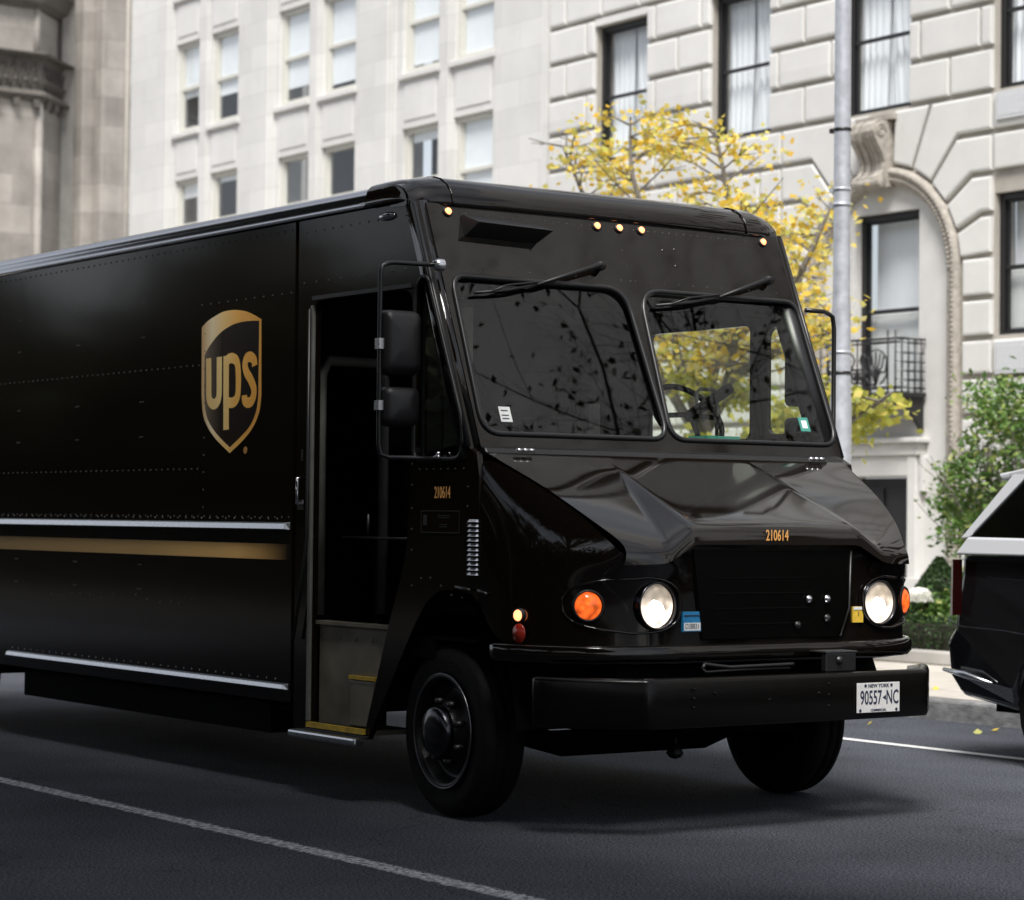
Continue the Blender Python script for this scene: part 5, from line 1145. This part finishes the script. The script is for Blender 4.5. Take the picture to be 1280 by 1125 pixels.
# ================================================================== PARKED CAR
def make_car():
    T=thing('parked_car','black estate car with roof spoiler and sky sheen painted on its upper body, parked at the far kerb','car',(2.1,3.9,0))
    Y0,Y1=3.0,4.82; ox,oy=2.1,3.9
    side=[(-.13,.38),(-.21,.50),(-.235,.70),(-.17,.78),(-.15,.92),(-.135,1.10),(-.13,1.215)]
    bot=[(.40,.31),(.42,.34)]
    whl=[(.80+.40*math.cos(R(a)),.35+.40*math.sin(R(a))) for a in range(180,-1,-15)]
    whf=[(3.55+.40*math.cos(R(a)),.35+.40*math.sin(R(a))) for a in range(180,-1,-15)]
    low=[(-.13,.38),(.38,.32)]+whl+[(1.25,.26),(3.1,.26)]+whf+[(4.1,.30),(4.42,.34),(4.50,.52),(4.48,.72),(4.36,.86),(3.9,.96),(3.3,1.02),(3.3,1.215),(-.13,1.215),(-.135,1.10),(-.15,.92),(-.17,.78),(-.235,.70),(-.21,.50)]
    low=[(x,min(z,1.215)) for x,z in low]
    def body(name,prof,m,taper,bev=.03):
        n=len(prof); b=MB(); vs=[]
        for Y,inn in ((Y0,1),(Y1,-1)):
            for x,z in prof: vs.append((x-ox,Y+inn*taper(z,x)-oy,z))
        fs=[(k,(k+1)%n,n+(k+1)%n,n+k) for k in range(n)]+[tuple(range(n)),tuple(range(n,2*n))[::-1]]
        return b.add(vs,fs).build(name,m,T,bevel=bev,seg=3)
    body('lower_body',low,'car_black',lambda z,x:(.07 if x<-.1 or x>4.3 else 0)+(.03 if z<.4 else 0)+.02*(z>1.0),.045)
    # belt band and pillars, their sky reflection painted in as pale colour
    body('belt_panel',[(-.128,1.218),(3.29,1.218),(3.25,1.30),(-.045,1.325)],'car_sky_sheen',lambda z,x:.025 if z<1.25 else .05,.015)
    roof=[(.21,1.665),(.20,1.71),(.35,1.735),(1.3,1.765),(2.2,1.74),(2.75,1.66),(2.75,1.62),(2.2,1.69),(1.3,1.71),(.42,1.68)]
    body('roof',roof,'car_sky_sheen',lambda z,x:.14,.012)
    MB().hexa([(.13-ox,Y0+.15-oy,1.655),(.55-ox,Y0+.14-oy,1.70),(.55-ox,Y1-.14-oy,1.70),(.13-ox,Y1-.15-oy,1.655)],[(.10-ox,Y0+.15-oy,1.70),(.50-ox,Y0+.14-oy,1.752),(.50-ox,Y1-.14-oy,1.752),(.10-ox,Y1-.15-oy,1.70)]).build('rear_spoiler','car_sky_sheen',T,bevel=.018,seg=3)
    for s in (0,1):
        y=lambda z:(Y0+.05+(z-1.32)*.24 if s==0 else Y1-.05-(z-1.32)*.24)-oy
        d=.045*(1 if s==0 else -1)
        def strip(name,p,m):
            a=[(x-ox,y(z),z) for x,z in p]; c=[(x-ox,y(z)+d,z) for x,z in p]; n=len(p)
            return MB().add(a+c,[tuple(range(n)),tuple(range(n,2*n))[::-1]]+[(k,(k+1)%n,n+(k+1)%n,n+k) for k in range(n)]).build(name,m,T,bevel=.006)
        strip('rear_pillar',[(-.10,1.315),(-.035,1.32),(.36,1.70),(.24,1.70)],'car_sky_sheen')
        strip('front_pillar',[(3.25,1.30),(2.65,1.70),(2.58,1.70),(3.12,1.32)],'car_sky_sheen')
        for x in (1.12,2.1): strip('door_pillar',[(x,1.32),(x+.08,1.32),(x+.08,1.71),(x,1.71)],'car_black')
        e=.012*(1 if s==0 else -1)
        p=[(-.03,1.325),(3.12,1.32),(2.58,1.69),(1.3,1.71),(.36,1.69)]
        MB().add([(x-ox,y(z)+e,z) for x,z in p],[tuple(range(5))]).build('side_window','glass_d',T)
        q=lambda z:(Y0-.012 if s==0 else Y1+.012)-oy
        MB().tube([(-.205-ox,q(0)+e*3,.535),(.0-ox,q(0),.515),(.22-ox,q(0),.478)],[.012,.022,.006],8).build('bumper_trim','alu',T)
        MB().tube([tuple(v) for v in catmull([(-.15-ox,q(0)+e,.84),(-.04-ox,q(0),.80),(.3-ox,q(0),.785),(.55-ox,q(0)+e,.76)],5)],.004,5).build('panel_crease','car_black',T)
        L=MB().hexa([(-.145-ox,q(0)+e*2.0,.86),(-.105-ox,q(0)+e*.3,.86),(-.105-ox,q(0)+e*.4,1.19),(-.135-ox,q(0)+e*2.0,1.19)],[(-.145-ox,q(0)+e*7,.86),(-.105-ox,q(0)+e*7,.86),(-.105-ox,q(0)+e*7,1.19),(-.135-ox,q(0)+e*7,1.19)]).build('tail_light','tail_red',T)
        for x in (.80,3.55):
            yy=(Y0+.02 if s==0 else Y1-.02)-oy; sg=1 if s==0 else -1
            W=MB().lathe([(.22,0),(.30,-.005),(.335,.02),(.345,.05),(.345,.19),(.32,.215),(.22,.215)],(0,0,0),'Y',40,closed=True).build('wheel','rubber',T)
            W.location=(x-ox,yy,.345); W.rotation_euler=(0,0,0 if s==0 else math.pi)
            b=MB(); b.lathe([(.225,.005),(.215,.03),(.19,.05)],(0,0,0),'Y',32)
            for k in range(5):
                a=k*2*math.pi/5; u=Vector((math.cos(a),0,math.sin(a))); v_=Vector((-u.z,0,u.x))
                b.hexa([u*.04+v_*.035,u*.04-v_*.035,u*.215-v_*.03,u*.215+v_*.03],[p_+Vector((0,.03,0)) for p_ in (u*.04+v_*.035,u*.04-v_*.035,u*.215-v_*.03,u*.215+v_*.03)])
            b.lathe([(0,0),(.05,.0),(.06,.03)],(0,-.003,0),'Y',16); b.build('rim','alu',W)
            MB().lathe([(.40,.0),(.40,.22)],(0,0,0),'Y',24).build('wheel_liner','interior',W)
    MB().add([(-.04-ox,Y0+.09-oy,1.325),(.215-ox,Y0+.14-oy,1.66),(.215-ox,Y1-.14-oy,1.66),(-.04-ox,Y1-.09-oy,1.325)],[(0,1,2,3)]).build('rear_window','glass_d',T)
    MB().add([(3.27-ox,Y0+.09-oy,1.30),(2.7-ox,Y0+.14-oy,1.68),(2.7-ox,Y1-.14-oy,1.68),(3.27-ox,Y1-.09-oy,1.30)],[(0,1,2,3)]).build('windscreen','glass_d',T)
    if True: MB().box(.1-ox,3.3-ox,Y0+.15-oy,Y1-.15-oy,.3,1.2).box(1.2-ox,1.5-ox,Y0+.3-oy,Y1-.3-oy,1.2,1.5).build('cabin','interior',T)
    return T
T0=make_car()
def copy_tree(o,parent=None):
    c=o.copy(); C.objects.link(c); c.parent=parent
    for ch in o.children: copy_tree(ch,c)
    return c
tag(T0,group='cars parked along the far kerb')
for dx,lab in ((5.7,'unseen black car added ahead of the one in view to darken reflections'),(11.3,'second unseen black car added along the far kerb to darken reflections'),(17.0,'third unseen black car added along the far kerb to darken reflections')):
    c=copy_tree(T0); c.location.x+=dx; c['label']=lab  # out-of-view copies, added as dark shapes for the van's front to reflect
# a few fallen leaves on the road and sidewalk
gen=np.random.default_rng(77)
p=np.stack([gen.uniform(-9,1,90),gen.uniform(3.6,9.2,90),np.full(90,.0)],1); p[:,2]=np.where(p[:,1]>5.24,.162,.012); p=p[(p[:,1]<4.95)|(p[:,1]>5.3)]
o=leaves('fallen_leaves',p,.06,'leaf_yellow',None,seed=2,flat=.05,asp=.8,fold=.1); tag(o,kind='stuff')
# ================================================================== PARK SIDE (overhanging trees, wall, woodland)
def park_tree(base,crown,n,seed,label):
    base=Vector(base); T=thing('park_tree',label,'tree',base,group='big trees along the park side')
    t=MB(); r2=random.Random(seed); 
    cc=[Vector(c[:3])-base for c in crown]
    fork=Vector((0,.6,4.2))
    t.tube([(0,0,-.1),(0,.1,1.5),(.05,.3,3),tuple(fork)],[.36,.30,.27,.24],12)
    gen=np.random.default_rng(seed); P=[]
    for c,e in zip(cc,crown):
        for k in range(7):
            tgt=c+Vector((r2.uniform(-1,1)*e[3]*.8,r2.uniform(-1,1)*e[4]*.8,r2.uniform(-.5,.6)*e[5]))
            mid=fork.lerp(tgt,.5)+Vector((r2.uniform(-.5,.5),r2.uniform(-.5,.5),.8)); cv=catmull([fork,mid,tgt],6); m_=len(cv)
            t.tube(cv,[.12*(1-.88*i/m_) for i in range(m_)],6)
            for q in range(8):
                p0=cv[r2.randint(4,m_-1)]; d=Vector((r2.uniform(-1,1),r2.uniform(-1,1),r2.uniform(-.7,.5)))*1.6; t.tube([p0,p0+d*.5+Vector((0,0,.1)),p0+d],[.025,.015,.005],4,caps=False)
        P.append(spread_pts([(c.x,c.y,c.z,e[3],e[4],e[5],e[6])],n,gen))
    t.build('trunk','dark_bark',T)
    P=np.concatenate(P); cl=P[gen.integers(0,len(P),len(P)//14)]
    leaves('crown',clumps(gen,cl,14,.36,.6),.33,'leaf_dark',T,seed=seed,flat=.7,asp=.55); return T
park_tree((-5.5,-12.2,0),[(-5,-8.5,7.6,5.5,4.0,2.4,.4),(-3,-5.8,6.4,4.5,2.7,1.5,.42),(-9,-5.8,6.6,4,2.7,1.6,.36)],46000,5,'dark leafy park tree overhanging the avenue beyond the van tail')
park_tree((3.5,-12.4,0),[(2,-8.4,7.6,5,4.2,2.4,.4),(2.5,-5.8,6.4,4.5,2.7,1.5,.42),(7,-6.2,6.6,4,3.0,1.6,.38)],50000,6,'dark leafy park tree overhanging the avenue beside the van')
park_tree((12.5,-12.6,0),[(12,-8.4,7.6,5,4.4,2.2,.4),(11.5,-6.0,6.8,4,2.9,1.6,.42)],38000,8,'dark leafy park tree overhanging the avenue ahead of the van')
def bare_tree(base,seed,label,H=1.0):
    base=Vector(base); T=thing('street_tree',label,'tree',base); r2=random.Random(seed); t=MB(); tips=[]
    t.tube([(0,0,0),(.05,-.03,1.5),(0,0,2.8*H)],[.17,.14,.12],10)
    for k in range(6):
        a=k*1.05+r2.uniform(-.3,.3); branchy(t,(0,0,2.7*H),(math.cos(a)*.75,math.sin(a)*.75,.8),2.5*H,.06,4,r2,tips,spread=.75,up=.1)
    t.build('trunk','dark_bark',T); gen=np.random.default_rng(seed)
    tp=np.array([tuple(p) for p in tips]); tp=tp[gen.random(len(tp))<.10]
    leaves('foliage',clumps(gen,tp,3,.12,.6),.095,'leaf_dark',T,seed=seed,flat=.7,asp=.5,droop=.3); return T
bare_tree((5.6,6.3,.15),41,'thinly leaved street tree ahead of the van, mirrored in the windshield',1.15)
tag(MB().box(-60,50,-14.4,-14.0,-.2,1.25).box(-60,50,-14.5,-13.9,1.252,1.38).build('park_wall','darkcobble',bevel=.03),'low grey stone park wall along the camera side of the avenue','wall')
gen=np.random.default_rng(3); n=42000
p=np.stack([gen.uniform(-60,45,n),gen.uniform(-26,-15,n),gen.uniform(0,1,n)**.8*7.5],1); p[:,2]*=.75+.25*np.sin(p[:,0]*.5)*np.cos(p[:,1])
tag(leaves('woodland',p,.9,'leaf_dark',None,seed=4,flat=.8,asp=.6),kind='stuff')
# ================================================================== WORLD, SUN, CAMERA
w=bpy.data.worlds.new('World'); sc.world=w; w.use_nodes=True; nt=w.node_tree; bg=nt.nodes['Background']
sky=nt.nodes.new('ShaderNodeTexSky'); sky.sky_type='NISHITA'; sky.sun_disc=False
AZDEG=-42; SKY=.092; SUN=4.2; EXPO=.38   # the sun stands up the avenue, slightly over the buildings
CAM=dict(f=3050.3,rot=(144.63,1.612,.581),loc=(10.185,-7.525,1.405))
EL=R(57)
sd=Vector((math.cos(EL)*math.cos(R(AZDEG)),math.cos(EL)*math.sin(R(AZDEG)),math.sin(EL)))
sky.sun_elevation=EL; sky.sun_rotation=math.atan2(sd.x,sd.y); sky.altitude=50; sky.air_density=1; sky.dust_density=3; sky.ozone_density=1
hs=nt.nodes.new('ShaderNodeHueSaturation'); hs.inputs['Saturation'].default_value=.62; nt.links.new(sky.outputs[0],hs.inputs['Color']); wn=nt.nodes.new('ShaderNodeTexNoise'); wn.inputs['Scale'].default_value=2.2; wn.inputs['Detail'].default_value=7; wtc=nt.nodes.new('ShaderNodeTexCoord'); nt.links.new(wtc.outputs['Generated'],wn.inputs[0])
wr=nt.nodes.new('ShaderNodeMapRange'); wr.inputs[1].default_value=.38; wr.inputs[2].default_value=.62; wr.inputs[3].default_value=.05; wr.inputs[4].default_value=.5; nt.links.new(wn.outputs['Fac'],wr.inputs[0])
wm=nt.nodes.new('ShaderNodeMix'); wm.data_type='RGBA'; wm.inputs[7].default_value=(11.5,11.8,12.4,1); nt.links.new(wr.outputs[0],wm.inputs[0]); nt.links.new(hs.outputs[0],wm.inputs[6]); nt.links.new(wm.outputs[2],bg.inputs[0]); bg.inputs[1].default_value=SKY
su=bpy.data.lights.new('sun','SUN'); su.energy=SUN; su.angle=R(22); su.color=(1,.975,.94); so=bpy.data.objects.new('sun',su); link(so); so.rotation_euler=sd.to_track_quat('Z','Y').to_euler()
cam=bpy.data.cameras.new('camera'); co=bpy.data.objects.new('camera',cam); link(co)
f=CAM['f']; cam.sensor_width=36; cam.sensor_fit='HORIZONTAL'; cam.lens=f/1280*36; cam.clip_end=1000
yaw,pit,rol=map(R,CAM['rot']); fw=Vector((math.cos(yaw)*math.cos(pit),math.sin(yaw)*math.cos(pit),math.sin(pit))); rt=Vector((math.sin(yaw),-math.cos(yaw),0)); up=rt.cross(fw)
rt,up=rt*math.cos(rol)+up*math.sin(rol),-rt*math.sin(rol)+up*math.cos(rol)
co.matrix_world=Matrix(((rt.x,up.x,-fw.x,CAM['loc'][0]),(rt.y,up.y,-fw.y,CAM['loc'][1]),(rt.z,up.z,-fw.z,CAM['loc'][2]),(0,0,0,1)))
cam.dof.use_dof=True; cam.dof.focus_distance=11.6; cam.dof.aperture_fstop=3.2
sc.camera=co
sc.view_settings.view_transform='Standard'; sc.view_settings.look='None'; sc.view_settings.gamma=1; sc.view_settings.exposure=EXPO
sc.cycles.max_bounces=8; sc.cycles.transparent_max_bounces=16
